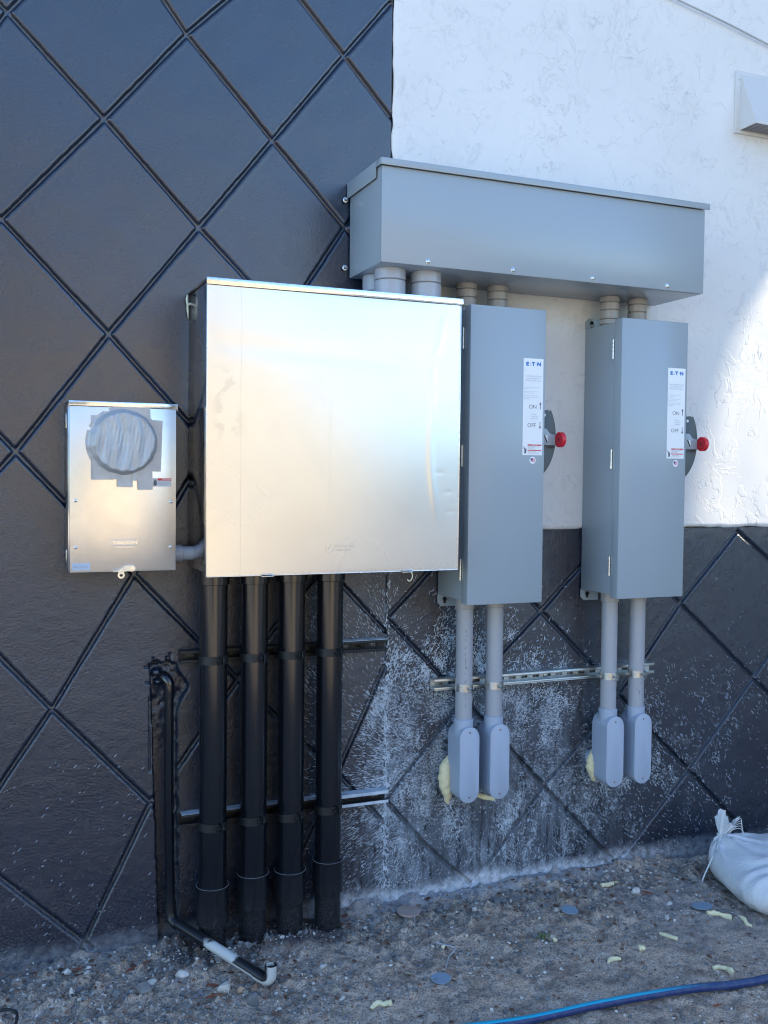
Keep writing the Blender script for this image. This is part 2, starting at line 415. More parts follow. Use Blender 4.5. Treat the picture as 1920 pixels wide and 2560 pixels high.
# ------------------------------------------------------------------ wall with carved diamond grooves
GL = dict(
A=[(-.60,3.56),(-.005,2.98),(.087,2.893),(.362,2.625),(.663,2.316),(.814,2.171),(.934,2.053)],
B=[(.0,3.68),(.533,3.038),(.621,2.926),(.907,2.629),(1.162,2.374),(1.264,2.27)],
C=[(.45,3.75),(.926,3.185),(.999,3.108),(1.157,2.949),(1.34,2.76)],
D=[(-.70,3.06),(-.051,2.395),(.065,2.279),(.376,1.957),(.625,1.691),(.696,1.615),(1.16,1.145),(1.331,.966)],
E=[(-.70,2.48),(-.055,1.751),(.056,1.631),(.243,1.427),(.469,1.182),(.649,.987),(1.029,.594),(1.167,.462),(1.319,.292)],
F=[(-.70,1.83),(-.058,1.082),(.053,.954),(.193,.792),(.5,.457),(.59,.358)],
G=[(-.70,1.12),(-.017,.341),(.051,.269),(.3,.024),(.324,-.002)],
a=[(-.6,2.0),(.016,2.792),(.074,2.889),(.115,2.939),(.197,3.039),(.6,3.6)],
b=[(-.7,1.45),(-.053,2.16),(.07,2.291),(.361,2.622),(.625,2.936),(.748,3.06),(.792,3.101),(1.3,3.7)],
c=[(-.6,.65),(-.012,1.447),(.101,1.584),(.376,1.957),(.659,2.318),(.906,2.633),(1.153,2.948),(1.325,3.162)],
d=[(-.3,-.05),(-.017,.434),(.052,.556),(.215,.798),(.456,1.198),(.696,1.615),(1.031,2.171),(1.157,2.365),(1.342,2.597)],
e=[(.281,-.05),(.3,.024),(.512,.458),(.594,.552),(.762,.785),(.903,.975),(1.025,1.121),(1.326,1.463)],
g=[(.93,-.02),(1.032,.242),(1.166,.503),(1.328,.844)],
RA=[(1.335,1.014),(1.551,.793),(1.853,.486),(1.991,.339),(2.333,-.011)],
RB=[(1.636,1.318),(1.968,1.012),(2.205,.79),(2.485,.508),(2.682,.328),(3.048,-.029)],
RC=[(2.29,1.31),(2.625,1.013),(3.007,.688),(3.254,.476),(3.75,.0)],
RD=[(2.911,1.305),(3.076,1.187),(3.234,1.066),(4.2,.3)],
RE=[(1.343,.354),(1.519,.151),(1.689,-.002)],
Ra=[(1.345,1.026),(1.496,1.172),(1.635,1.315)],
Rb=[(1.346,.371),(1.592,.644),(1.826,.884),(1.968,1.012),(2.129,1.163),(2.285,1.31)],
Rc=[(1.698,.008),(1.796,.113),(1.991,.339),(2.243,.57),(2.477,.837),(2.625,1.016),(2.911,1.305)],
Rd=[(2.333,-.011),(2.401,.049),(2.682,.328),(3.007,.681),(3.239,.936),(3.6,1.31)])
def seg_dist(X, Z, keys):
    d = np.full(X.shape, 9.0)
    for k in keys:
        pl = GL[k]
        for (x0, z0), (x1, z1) in zip(pl, pl[1:]):
            m = (X > min(x0, x1) - .04) & (X < max(x0, x1) + .04) & (Z > min(z0, z1) - .04) & (Z < max(z0, z1) + .04)
            if not m.any(): continue
            px, pz = X[m] - x0, Z[m] - z0; dx, dz = x1 - x0, z1 - z0; L2 = dx * dx + dz * dz
            t = np.clip((px * dx + pz * dz) / L2, 0, 1)
            q = np.hypot(px - t * dx, pz - t * dz); d[m] = np.minimum(d[m], q)
    return d
LEFT = [k for k in GL if not k.startswith('R')]; RIGHT = [k for k in GL if k.startswith('R')]
def wall_depth(X, Z, keys):
    d = seg_dist(X, Z, keys)
    wob = (vnoise(X, Z, 45, 3) - .5) * .0018 + (vnoise(X, Z, 9, 9) - .5) * .0022
    d = d + wob
    y = .0130 * (1 - sstep(.0040, .0092, d)) - .0004 * np.exp(-((d - .0165) / .004) ** 2)
    y = y + (fbm(X, Z, 3.0, 5, 3) - .5) * .006 + (fbm(X, Z, 40, 21, 2) - .5) * .0012 * sstep(2.0, 1.2, Z)
    # chased-out slot round the drain pipe
    le = .505 + (.905 - Z) * .034 + (vnoise(X * 0, Z, 60, 4) - .5) * .003
    re = .592 + (.905 - Z) * .010 + (vnoise(X * 0 + 5, Z, 50, 6) - .5) * .005 + .036 * np.exp(-((Z - .82) / .045) ** 2)
    te = .905 + (vnoise(X, Z * 0, 55, 8) - .5) * .022
    m = sstep(-.002, .003, X - le) * sstep(-.002, .003, re - X) * sstep(-.002, .003, te - Z)
    rough = .030 + (fbm(X, Z, 30, 31, 3) - .5) * .024 * sstep(.55, .85, Z)
    # a few remaining lumps of render near the top of the slot
    lump = np.maximum(0, 1 - np.hypot((X - .527) / .018, (Z - .872) / .014) ** 4) + np.maximum(0, 1 - np.hypot((X - .535) / .017, (Z - .842) / .010) ** 4)
    rough = rough * (1 - .8 * np.clip(lump, 0, 1))
    y = y * (1 - m) + rough * m
    # saw over-cuts
    for (cx, z0, z1) in ((.516, .895, .925), (.560, .90, .926), (.571, .90, .935), (.505, .55, .80)):
        y = y + .010 * (1 - sstep(.0012, .0035, np.abs(X - cx))) * ((Z > z0) & (Z < z1))
    for (cz, x0, x1) in ((.893, .488, .515), (.842, .492, .510), (.902, .50, .59)):
        y = y + .010 * (1 - sstep(.0012, .0035, np.abs(Z - cz))) * ((X > x0) & (X < x1))
    return y
STEP = .0036
def wall_grid(name, x0, x1, z0, z1, keys, parent):
    xs = np.linspace(x0, x1, int((x1 - x0) / STEP) + 1); zs = np.linspace(z0, z1, int((z1 - z0) / STEP) + 1)
    X, Z = np.meshgrid(xs, zs); Y = wall_depth(X, Z, keys)
    e = np.minimum(np.abs(X - 1.336), 9)                       # control joint, rounded arrises
    Y = Y + .006 * (1 - sstep(.0, .006, e))
    me = grid_mesh(name, X, Y, Z)
    return link_mesh(name, me, M_BLACK, parent)
wall = empty('building_wall', (1.5, 0, 0), 'black and white stucco wall with carved diamond grooves behind all the boxes', 'wall')
wall_grid('diamond_field', -.62, 1.336, -.10, 3.75, LEFT, wall)
wall_grid('lower_diamond_field', 1.336, 3.75, -.10, 1.322, RIGHT, wall)
bm = bmesh.new()
for (x0, x1, z0, z1) in ((-9, -.62, -.3, 6.0), (-.62, 1.336, 3.75, 6.0), (3.75, 8.0, -.3, 1.322)):
    vs = [bm.verts.new(p) for p in ((x0, .001, z0), (x1, .001, z0), (x1, .001, z1), (x0, .001, z1))]; bm.faces.new(vs)
me = bpy.data.meshes.new('outer_black_field'); bm.to_mesh(me); bm.free(); link_mesh('outer_black_field', me, M_BLACK, wall)
box('core', -9, 8.0, .07, .35, -.3, 6.0, M_WHITE, wall, 0)
# white stucco field with its ragged left and lower edges
xs = np.concatenate([[1.337] * 1, np.arange(1.343, 3.7, .006), np.linspace(3.75, 8.0, 20)])
zs = np.concatenate([[1.324], np.arange(1.330, 3.9, .006), np.linspace(3.95, 6.0, 12)])
X, Z = np.meshgrid(xs, zs)
Y = -.0045 + (fbm(X, Z, 3, 44, 3) - .5) * .004
el = sstep(0, .010, X - 1.337); eb = sstep(0, .009, Z - 1.324)
Y = Y + .0075 * (1 - np.minimum(el, eb))
X = X + (vnoise(Z, X * 0, 24, 12) - .35) * .007 * (1 - sstep(0, .02, X - 1.337)) - .001
Z = Z + (vnoise(X, Z * 0, 26, 13) - .5) * .008 * (1 - sstep(0, .02, Z - 1.324))
link_mesh('white_stucco_field', grid_mesh('white_stucco_field', X, Y, Z), M_WHITE, wall)

# flecks of cement splatter: thin flakes stuck to the wall
def splatter():
    rng = np.random.RandomState(11); V = []; F = []
    def put(cx, cz, ang, L, W, keysign):
        n = len(V); pts = []
        for (u, w) in ((-1, 0), (-.5, 1), (.4, .8), (1, .15), (.5, -.9), (-.5, -.8)):
            uu = u * L / 2 * (1 + rng.uniform(-.2, .2)); ww = w * W / 2 * (1 + rng.uniform(-.35, .35))
            pts.append((cx + uu * math.cos(ang) - ww * math.sin(ang), cz + uu * math.sin(ang) + ww * math.cos(ang)))
        P2.append((n, pts)); V.extend([(p[0], 0, p[1]) for p in pts]); F.append([n + k for k in range(6)])
    P2 = []
    def dens(x, z):
        if x < 1.336:
            a = .95 * math.exp(-((1.336 - x) / .085) ** 2) * (1 if .05 < z < .78 else max(0, 1 - abs(z - .4) / 1.0) * .35)
            a += .07 * (1 if x > .95 else 0)
            if .02 < z < .62 and x < .6: a += .013
            return a
        a = 0
        a += 1.0 * math.exp(-((x - 1.62) / .30) ** 2 - ((z - .55) / .36) ** 2)
        a += .8 * math.exp(-((x - 1.95) / .22) ** 2 - ((z - .60) / .17) ** 2)
        a += .75 * math.exp(-((x - 1.40) / .10) ** 2 - ((z - .40) / .45) ** 2)
        a += .50 * math.exp(-((x - 1.9) / .40) ** 2 - ((z - .20) / .25) ** 2)
        a += .24 * math.exp(-((x - 2.25) / .30) ** 2 - ((z - .35) / .30) ** 2)
        a += .045 * math.exp(-((x - 2.8) / .5) ** 2 - ((z - .4) / .4) ** 2)
        if z > .95: a *= .55
        if z > .80 and x > 2.1: a *= .25
        if z > 1.2: a *= .6
        # washed-off patch above the strut and round the fittings
        a *= 1 - .85 * math.exp(-((x - 2.02) / .13) ** 2 - ((z - .90) / .085) ** 2)
        a *= 1 - .7 * math.exp(-((x - 1.50) / .06) ** 2 - ((z - .62) / .14) ** 2)
        a *= 1 - .7 * math.exp(-((x - 2.12) / .05) ** 2 - ((z - .50) / .14) ** 2)
        return a
    NN = 420000; RX = rng.uniform(-.1, 3.5, NN); RZ = rng.uniform(-.02, 1.31, NN)
    ca, sa = math.cos(R(62)), math.sin(R(62))
    pa = fbm(RX * ca + RZ * sa, (RX * -sa + RZ * ca) * 2.2, 4.5, 201, 4); pb = fbm(RX * 2.6, RZ * .6, 9, 207, 3); pc = fbm(RX, RZ, 26, 211, 3)
    PM = (.18 + .82 * sstep(.36, .58, pa)) * (.40 + .60 * sstep(.38, .60, pb)) * (.30 + .70 * sstep(.36, .60, pc)) * 1.9
    joint = np.exp(-((RX - 1.36) / .06) ** 2)
    PM = np.maximum(PM, joint * .55) * np.where(RX < 1.0, .6, 1)
    for q_ in range(NN):
        x, z = RX[q_], RZ[q_]
        if rng.rand() > dens(x, z) * PM[q_]: continue
        if x < 1.336:
            sx_, sz_ = (1.62, .42) if x > .9 else (1.0, .62)
            ang = math.atan2(z - sz_, x - sx_) if x > .9 else R(42 + rng.normal(0, 8))
            L = abs(rng.normal(.006, .005)) + .003; W = rng.uniform(.0008, .0022)
        elif x > 2.35:
            ang = R(-52 + rng.normal(0, 22)); L = abs(rng.normal(.007, .004)) + .003; W = rng.uniform(.0010, .0022)
        elif z > .78:
            ang = R(60 + rng.normal(0, 35)); L = abs(rng.normal(.007, .005)) + .003; W = rng.uniform(.0012, .0030)
        else:
            ang = math.atan2(z - .55, x - 1.8) + rng.normal(0, .7); L = abs(rng.normal(.004, .005)) + .0016; W = rng.uniform(.0007, .0022) * (2.2 if rng.rand() < .05 else 1)
        put(x, z, ang, L, W, 0)
    # dribbles down the joint
    for _ in range(480):
        z = rng.uniform(.0, 1.15); 
        if rng.rand() > (1 if z < .8 else .3): continue
        put(1.336 + rng.normal(0, .006), z, R(90 + rng.normal(0, 30)), rng.uniform(.005, .018), rng.uniform(.002, .005), 0)
    V = np.array(V); XX, ZZ = V[:, 0], V[:, 2]
    yl = wall_depth(XX, ZZ, LEFT); yr = wall_depth(XX, ZZ, RIGHT)
    V[:, 1] = np.where(XX < 1.336, yl, yr) - .0012
    deep = V[:, 1].reshape(-1, 6).max(1) > .0065; keep = ~deep | (rng.rand(len(deep)) < .10)
    V = V.reshape(-1, 6, 3)[keep].reshape(-1, 3); F = np.arange(len(V)).reshape(-1, 6).tolist()
    me = quads_mesh('cement_splatter', V, F)
    return me
t = NT('dry_cement')
c = t.mix(t.ramp(t.noise(30, 3), [(.3, 0), (.7, 1)]), (.33, .40, .47), (.62, .69, .76))
M_CEM = t.set(c, .85)
o = link_mesh('cement_splatter', splatter(), M_CEM, wall); tag(o, kind='stuff')

# ------------------------------------------------------------------ ground: one sheet
def spread(a, b, step, far, k=1.35):
    core = list(np.arange(a, b + 1e-6, step)); s = step; lo = []; hi = []
    x = a
    while x > -far: s *= k; x -= s; lo.append(x)
    s = step; x = b
    while x < far: s *= k; x += s; hi.append(x)
    return np.array(lo[::-1] + core + hi)
gx = spread(-.3, 3.5, .0075, 150); gy = np.array([v for v in spread(-1.55, .03, .0075, 150) if v < .5])
X, Y = np.meshgrid(gx, gy)
core = sstep(-2.5, -1.2, Y)
def ground_h(X, Y):
    core = sstep(-2.5, -1.2, Y)
    h = -.022 + (fbm(X, Y, 2.4, 60, 3) - .5) * .035 * core + (fbm(X, Y, 14, 70, 4) - .5) * .022 * core + np.maximum(0, fbm(X, Y, 22, 75, 3) - .55) * .09 * core * sstep(-.75, -.2, Y) + (fbm(X, Y, 48, 80, 2) - .5) * .014 * core
    h = h + .022 * np.exp(-((Y + .02) / .05) ** 2) * sstep(.95, 1.3, X) * sstep(2.7, 2.1, X)
    h = h - .030 * sstep(2.2, 3.1, X) * sstep(-.6, .0, Y)
    h = h + .018 * np.exp(-(((X - .98) / .14) ** 2 + ((Y + .17) / .07) ** 2))
    return h
Zg = ground_h(X, Y)
o = link_mesh('ground', grid_mesh('ground', X, Y, Zg), M_GROUND); tag(o, kind='structure')
def gh(x, y): return float(ground_h(np.array([x]), np.array([y]))[0])

# gravel: countless pebbles in one object
def rock_shape(seed, npts=16, ex=1.0, flat=.65):
    rng = np.random.RandomState(seed); bm = bmesh.new()
    P_ = rng.normal(0, 1, (npts, 3)); P_ /= np.linalg.norm(P_, axis=1)[:, None]; P_ *= rng.uniform(.82, 1.08, (npts, 1)); P_ *= (ex, rng.uniform(.75, 1.0), flat)
    for p in P_: bm.verts.new(p)
    bmesh.ops.convex_hull(bm, input=bm.verts[:])
    bmesh.ops.delete(bm, geom=[v for v in bm.verts if not v.link_faces], context='VERTS')
    bmesh.ops.bevel(bm, geom=list(bm.edges), offset=.10, segments=2, profile=.5, affect='EDGES')
    bmesh.ops.recalc_face_normals(bm, faces=bm.faces)
    V = np.array([v.co[:] for v in bm.verts]); bm.verts.index_update(); F = [[v.index for v in f.verts] for f in bm.faces]; bm.free()
    return V, F
PROTO = []
for k in range(14):
    rng = np.random.RandomState(100 + k); bm = bmesh.new(); P_ = rng.normal(0, 1, (9, 3)); P_ /= np.linalg.norm(P_, axis=1)[:, None]
    for p in P_ * (1, .85, .65): bm.verts.new(p)
    bmesh.ops.convex_hull(bm, input=bm.verts[:]); bmesh.ops.delete(bm, geom=[v for v in bm.verts if not v.link_faces], context='VERTS')
    bm.verts.index_update(); PROTO.append((np.array([v.co[:] for v in bm.verts]), [[v.index for v in f.verts] for f in bm.faces])); bm.free()
def gravel(name, n, rlo, rhi, mat, zone, seed):
    rng = np.random.RandomState(seed); V = []; F = []; k = 0; nv = 0
    XY = []
    while k < n:
        x = rng.uniform(-.2, 3.4); y = rng.uniform(-1.3, -.015)
        if rng.rand() > zone(x, y): continue
        XY.append((x, y)); k += 1
    XY = np.array(XY); H = ground_h(XY[:, 0], XY[:, 1])
    for (x, y), z in zip(XY, H):
        r = rlo + (rhi - rlo) * rng.rand() ** 3; v, f = PROTO[rng.randint(14)]; a = rng.uniform(0, 6.3)
        c_, s_ = math.cos(a) * r, math.sin(a) * r
        q = np.stack([v[:, 0] * c_ - v[:, 1] * s_ + x, v[:, 0] * s_ + v[:, 1] * c_ + y, v[:, 2] * r * rng.uniform(.8, 1.3) + z + r * .2], 1)
        V.append(q); F += [[i + nv for i in g] for g in f]; nv += len(q)
    me = bpy.data.meshes.new(name); me.from_pydata(np.concatenate(V).tolist(), [], F); me.update()
    return tag(link_mesh(name, me, mat, None, False), kind='stuff')
zone1 = lambda x, y: (.9 if x < 1.0 else .4) * (1 if y > -.6 else .35) if x < 2.1 else (.5 if y > -.5 else .15)
def stone_mat(name, a, b): 
    t = NT(name); oi = t.noise(22, 3, .6); return t.set(t.mix(t.ramp(oi, [(.35, 0), (.65, 1)]), a, b), .85, 0., t.bump(t.noise(150, 3), .0015, .7), .3)
M_ST1 = stone_mat('pale_limestone', (.46, .43, .39), (.66, .63, .58)); M_ST2 = stone_mat('grey_stone', (.13, .135, .14), (.24, .235, .23))
M_ST3 = stone_mat('brown_stone', (.15, .085, .06), (.30, .20, .15)); M_ST4 = stone_mat('tan_stone', (.42, .25, .16), (.52, .34, .22))
gravel('gravel', 5200, .0011, .0085, M_ST1, zone1, 1)
gravel('grey_gravel', 8200, .0013, .012, M_ST2, zone1, 2)
gravel('brown_gravel', 3500, .002, .010, M_ST3, zone1, 3)
zone2 = lambda x, y: math.exp(-((y + .13) / .08) ** 2) * (.9 if 1.15 < x < 2.35 else .35)
gravel('rubble', 420, .004, .021, M_ST2, zone2, 7)
gravel('pale_rubble', 240, .003, .014, M_ST1, zone2, 8)
gravel('brown_rubble', 200, .004, .018, stone_mat('dirt_clods', (.15, .11, .085), (.26, .20, .16)), zone2, 9)
# leaf litter and crumbs
rng = np.random.RandomState(5); bm = bmesh.new()
for k in range(260):
    x = rng.uniform(-.1, 3.3); y = -.03 - abs(rng.normal(0, .30)); L = rng.uniform(.006, .024); W = L * rng.uniform(.15, .4); a = rng.uniform(0, 6.3); z = gh(x, y) + .003
    pts = [(-.5 * L, 0), (-.15 * L, W), (.25 * L, W * .8), (.5 * L, 0), (.2 * L, -W), (-.2 * L, -W)]
    bm.faces.new([bm.verts.new((x + p * math.cos(a) - q * math.sin(a), y + p * math.sin(a) + q * math.cos(a), z + rng.uniform(0, .004))) for p, q in pts])
me = bpy.data.meshes.new('leaf_litter'); bm.to_mesh(me); bm.free()
M_LEAF = plain('dead_leaves', (.11, .055, .032), .8, var=.5, nscale=9)
tag(link_mesh('leaf_litter', me, M_LEAF), kind='stuff')

def stone(x, y, r, mat, label, seed, flat=.65, sx=1.0, up=.3):
    V, F = rock_shape(seed * 7 + 1, 18, sx, flat); V = V * r * 1.08 + np.array((x, y, gh(x, y) + r * up))
    me = bpy.data.meshes.new('stone'); me.from_pydata(V.tolist(), [], F); me.polygons.foreach_set('use_smooth', [True] * len(me.polygons)); me.set_sharp_from_angle(angle=R(32)); me.update()
    o = link_mesh('stone', me, mat)
    return tag(o, label, 'stone', 'stones lying on the dirt')
stone(.664, -.378, .026, M_ST1, 'large pale angular stone below the slanting drain pipe', 3, .95, .85, .55)
stone(.712, -.392, .016, M_ST4, 'orange tan stone touching the large pale angular stone', 5, .7)
stone(.752, -.402, .019, M_ST3, 'dull brown stone just left of the open drain elbow', 6, .8)
stone(.733, -.470, .025, M_ST2, 'biggest round dark grey stone in front of the drain elbow', 8, .9)
stone(.440, -.310, .024, M_ST2, 'wide grey stone on the open dirt left of the drain pipe', 9, .7, 1.2)
stone(.364, -.285, .015, M_ST2, 'dark squarish stone close to the wide grey stone', 10, .8)
stone(.240, -.250, .012, M_ST1, 'upright oval pale pebble at the left of the dirt', 12, 1.1, .7, .6)
stone(.475, -.247, .015, M_ST1, 'rounded pale stone above the wide grey stone', 13, .8, 1.2)
stone(.562, -.255, .019, M_ST1, 'flat topped pale stone right of the rounded pale one', 14, .75, 1.25)
stone(.289, -.165, .013, M_ST1, 'bright white stone lying nearest the black wall on the left', 15, .9)
stone(.263, -.300, .012, M_ST1, 'small blunt white stone at the lower left edge of the dirt', 16, .7)
stone(.308, -.344, .011, M_ST1, 'small grey white stone in the lower left foreground', 17, .8)
stone(.241, -.105, .013, M_ST1, 'pale stone beside a rust brown leaf near the wall foot', 18, .9)
stone(.983, -.354, .014, M_ST1, 'flat pale grey stone right of the open drain elbow', 19, .7)
stone(.925, -.392, .015, M_ST2, 'rough grey stone between drain elbow and flat pale stone', 20, .7)
stone(2.242, -.251, .018, M_ST1, 'bright white rounded stone nearest the wall on the right', 22, .9)
stone(2.069, -.297, .013, M_ST1, 'small white stone between two round grey discs', 23, .9)
stone(2.309, -.361, .012, M_ST1, 'pale pebble left of the disc beside the sandbag', 24, .8)
stone(2.225, -.453, .013, M_ST1, 'pale angular stone with a dark side in front of the sandbag', 25, .9)
stone(1.876, -.285, .014, M_ST1, 'pale grey stone touching the lone round grey disc', 26, .7)
stone(1.37, -.160, .030, M_ST2, 'dark lump of stone under the flat brown disc', 27, .6)
stone(.803, -.20, .016, M_ST2, 'dark stone wedged between the second and third black conduits', 28, .8)

# ------------------------------------------------------------------ boxes and wireway
def screw(name, x, y, z, r, mat, parent, h=.004, ax=(0, -1, 0), washer=0):
    o = Vector((x, y, z)); prof = [(-.001, r), (h * .5, r), (h * .85, r * .75), (h, r * .35)]
    bm = bmesh.new()
    if washer: add_lathe(bm, o, ax, [(-.001, washer), (.0012, washer), (.0016, washer * .9)], 20)
    add_lathe(bm, o, ax, prof, 16)
    d = Vector(ax).normalized()
    if abs(d.y) > .9: add_box(bm, x - r * .5, x + r * .5, y - h - .0004, y - h + .0002, z - r * .1, z + r * .1)
    return from_bm(name, bm, mat, parent, angle=40)

# --- grey wireway at the top
tr = empty('wireway_trough', (1.81, 0, 2.197), 'long grey steel wireway trough mounted above the two breaker enclosures', 'wireway')
bm = bmesh.new(); add_box(bm, 1.176, 2.449, -.290, -.012, 2.197, 2.505, .003)
from_bm('body', bm, M_GREY, tr, angle=40)
box('front_cover', 1.1755, 2.4495, -.302, -.2905, 2.1975, 2.500, M_GREY, tr, .003)
bm = bmesh.new(); add_box(bm, 1.170, 2.463, -.312, -.008, 2.507, 2.522, .0015); add_box(bm, 1.170, 2.463, -.3125, -.3085, 2.500, 2.5215, .0008)
add_box(bm, 1.1682, 1.1700, -.268, -.004, 2.468, 2.5205, .0006); add_box(bm, 2.463, 2.4648, -.268, -.004, 2.468, 2.5205, .0006)
add_box(bm, 1.1682, 1.1700, -.3115, -.268, 2.500, 2.5205, .0004)
from_bm('drip_lid', bm, M_GREY, tr, angle=40)
for x in (1.339, 1.652, 1.968, 2.286): screw('screw', x, -.302, 2.2125, .0072, M_ZINC, tr, .006, washer=.009)
for z in (2.462, 2.232): screw('anchor_bolt', 1.160, -.012, z, .006, M_ZINC, tr, .016, (-.2, -1, 0), .009)

# --- breaker enclosures
def enclosure():
    X0, X1 = 1.530, 1.816
    e = empty('breaker_enclosure', (1.673, 0, 1.085), '', '')
    bm = bmesh.new(); add_box(bm, X0, X1, -.222, -.006, 1.094, 2.090, .002)
    from_bm('cabinet', bm, M_GREY, e, angle=40)
    bm = bmesh.new(); add_box(bm, 1.526, 1.820, -.246, -.2005, 1.083, 2.100, .0025)
    door = from_bm('door', bm, M_GREY, e, angle=40)
    for z in (1.991, 1.591, 1.199):
        bm = bmesh.new()
        for k in range(5):
            add_lathe(bm, (1.5245, -.196, z - .034 + k * .0140), (0, 0, 1), [(0, .0048), (.0128, .0048)], 12)
        add_lathe(bm, (1.5245, -.196, z - .036), (0, 0, 1), [(0, .0025), (.074, .0025)], 8)
        from_bm('hinge', bm, M_ZINC, e, angle=40)
    for z in (2.015, 1.345, 1.155): box('door_clip', 1.8205, 1.8255, -.216, -.198, z - .02, z + .02, M_GREY, e, .001)
    # mounting tabs behind the cabinet
    for z0, z1, s in ((2.090, 2.130, 1), (1.050, 1.094, -1)):
        c = .014
        if s > 0: poly = [(1.528, z0), (1.528, z1 - c), (1.528 + c, z1), (1.606, z1), (1.606, z0)]
        else: poly = [(1.528, z1), (1.528, z0 + c), (1.528 + c, z0), (1.606, z0), (1.606, z1)]
        tab = prism('mounting_tab', poly, -.010, -.006, M_GREY, e)
        zc = (z0 + z1) / 2 + .004
        bm = bmesh.new(); add_lathe(bm, (1.556, -.0104, zc), (0, -1, 0), [(0, .0085), (.0003, .0085)], 20); add_lathe(bm, (1.556, -.0104, zc - .011), (0, -1, 0), [(0, .0052), (.0004, .0052)], 16)
        from_bm('keyhole', bm, M_DARK, tab)
        screw('bolt', 1.556, -.0108, zc - (.012 if s > 0 else -.001), .0062, M_ZINC if s > 0 else M_DARK, tab, .010)
    # sticker
    lx0, lx1 = 1.732, 1.8105; yl = -.2463
    st = box('instruction_sticker', lx0, lx1, -.2467, -.2455, 1.597, 1.9305, M_LABEL, door, 0)
    cx = (lx0 + lx1) / 2
    lettering('blue_lettering', [('E', .0170, 1.7415, 1.906, -.2470, 'LEFT', 1.25, 0, .0011), ('T', .0170, 1.7645, 1.906, -.2470, 'LEFT', 1.15, 0, .0011), ('N', .0170, 1.7850, 1.906, -.2470, 'LEFT', 1.2, 0, .0011)], M_BLUE, st)
    bm = bmesh.new()
    for (dx, dz) in ((1.7572, 1.9075), (1.7608, 1.9075), (1.7592, 1.9135), (1.7812, 1.9115)):
        add_lathe(bm, (dx, -.2468, dz), (0, -1, 0), [(0, .0014), (.0002, .0014)], 10)
    from_bm('logo_dots', bm, M_BLUE, st)
    it = []
    for k, s in enumerate(('Circuit Breaker Enclosure', 'Boite de disjoncteur', 'Gabinete del interruptor')): it.append((s, .0066, cx, 1.868 - k * .0078, -.2470, 'CENTER', .98))
    z = 1.830
    for s in ('To open, move handle to extreme', 'OFF position.', '', 'Pour ouvrir, placer la manette a', 'la position OFF (arret).', '', 'Para restablecer, mueva la manija', 'hasta la posicion extrema OFF', '(APAGADO).'):
        if s: it.append((s, .0042, lx0 + .003, z, -.2470, 'LEFT', 1.0))
        z -= .0052 if s else .0042
    lettering('small_lettering', it, M_INKL, st)
    lettering('on_lettering', [('ON', .0195, 1.7545, 1.758, -.2470, 'LEFT', 1.02)], M_INK, st)
    lettering('off_lettering', [('OFF', .0195, 1.7495, 1.694, -.2470, 'LEFT', 1.02)], M_INK, st)
    lettering('trip_lettering', [(s, .0062, 1.763, 1.737 - k * .0075, -.2470, 'LEFT', 1.0) for k, s in enumerate(('*Tripped', '*Declenche', '*Disparado'))], M_INKL, st)
    for (ax_, zb, s) in ((1.8005, 1.756, 1), (1.8005, 1.714, -1)):
        bm = bmesh.new(); add_prism(bm, [(ax_ - .0012, zb), (ax_ + .0012, zb), (ax_ + .0012, zb + s * .018), (ax_ - .0012, zb + s * .018)][::s], -.2472, -.2467)
        add_prism(bm, [(ax_ - .0048, zb + s * .017), (ax_ + .0048, zb + s * .017), (ax_, zb + s * .026)][::s], -.2472, -.2467)
        from_bm('arrow', bm, M_INK, st)
    bm = bmesh.new(); add_box(bm, 1.7525, 1.807, -.2472, -.2467, 1.630, 1.6345); add_box(bm, 1.7525, 1.807, -.2472, -.2467, 1.6125, 1.6155)
    from_bm('warning_bars', bm, M_REDP, st)
    lettering('warning_lettering', [('DANGER', .0046, 1.7695, 1.6308, -.2474, 'LEFT', 1.2)], M_LABEL, st)
    lettering('fine_lettering', [('Hazardous voltage. Will shock,', .0036, 1.7535, 1.6255, -.2470, 'LEFT'), ('burn or cause death.', .0036, 1.7535, 1.6215, -.2470, 'LEFT'), ('Disconnect all power', .0036, 1.7535, 1.6175, -.2470, 'LEFT'), ('PELIGRO  DANGER', .0036, 1.7560, 1.6075, -.2470, 'LEFT'), ('Turn off power before servicing', .0032, 1.7535, 1.6030, -.2470, 'LEFT')], M_INK, st)
    bm = bmesh.new()
    add_prism(bm, [(1.7385, 1.603), (1.7455, 1.603), (1.7470, 1.610), (1.7480, 1.618), (1.7450, 1.621), (1.7435, 1.615), (1.7405, 1.6225), (1.7380, 1.6215), (1.7400, 1.613)], -.2472, -.2467)
    add_prism(bm, [(1.7345, 1.6270), (1.7360, 1.6275), (1.7382, 1.6230), (1.7398, 1.6240), (1.7385, 1.6175), (1.7362, 1.6210), (1.7372, 1.6225)], -.2472, -.2467)
    from_bm('hand_symbol', bm, M_INK, st)
    # small round flag sticker
    fl = lathe('flag_sticker', (1.7735, -.2458, 1.5795), (0, -1, 0), [(0, .0125), (.0006, .0125)], M_LABEL, door, 32)
    bm = bmesh.new()
    for k in range(4): add_box(bm, 1.7655, 1.7825, -.2468, -.24645, 1.5745 + k * .0032, 1.5745 + k * .0032 + .0017)
    from_bm('flag_stripes', bm, plain('pale_red_print', (.65, .12, .16), .4), fl)
    box('flag_canton', 1.7650, 1.7735, -.2470, -.24655, 1.5790, 1.5865, M_NAVY, fl, 0)
    # operating handle on the right side
    dz_ = .022
    poly = [(1.8205, 1.748), (1.832, 1.757), (1.862, 1.760), (1.869, 1.752)]
    for k in range(0, 15):
        a = R(38 - k * 7.2); poly.append((1.790 + .105 * math.cos(a) * 1.0, 1.665 + .155 * math.sin(a)))
    poly += [(1.832, 1.520), (1.8205, 1.512)]
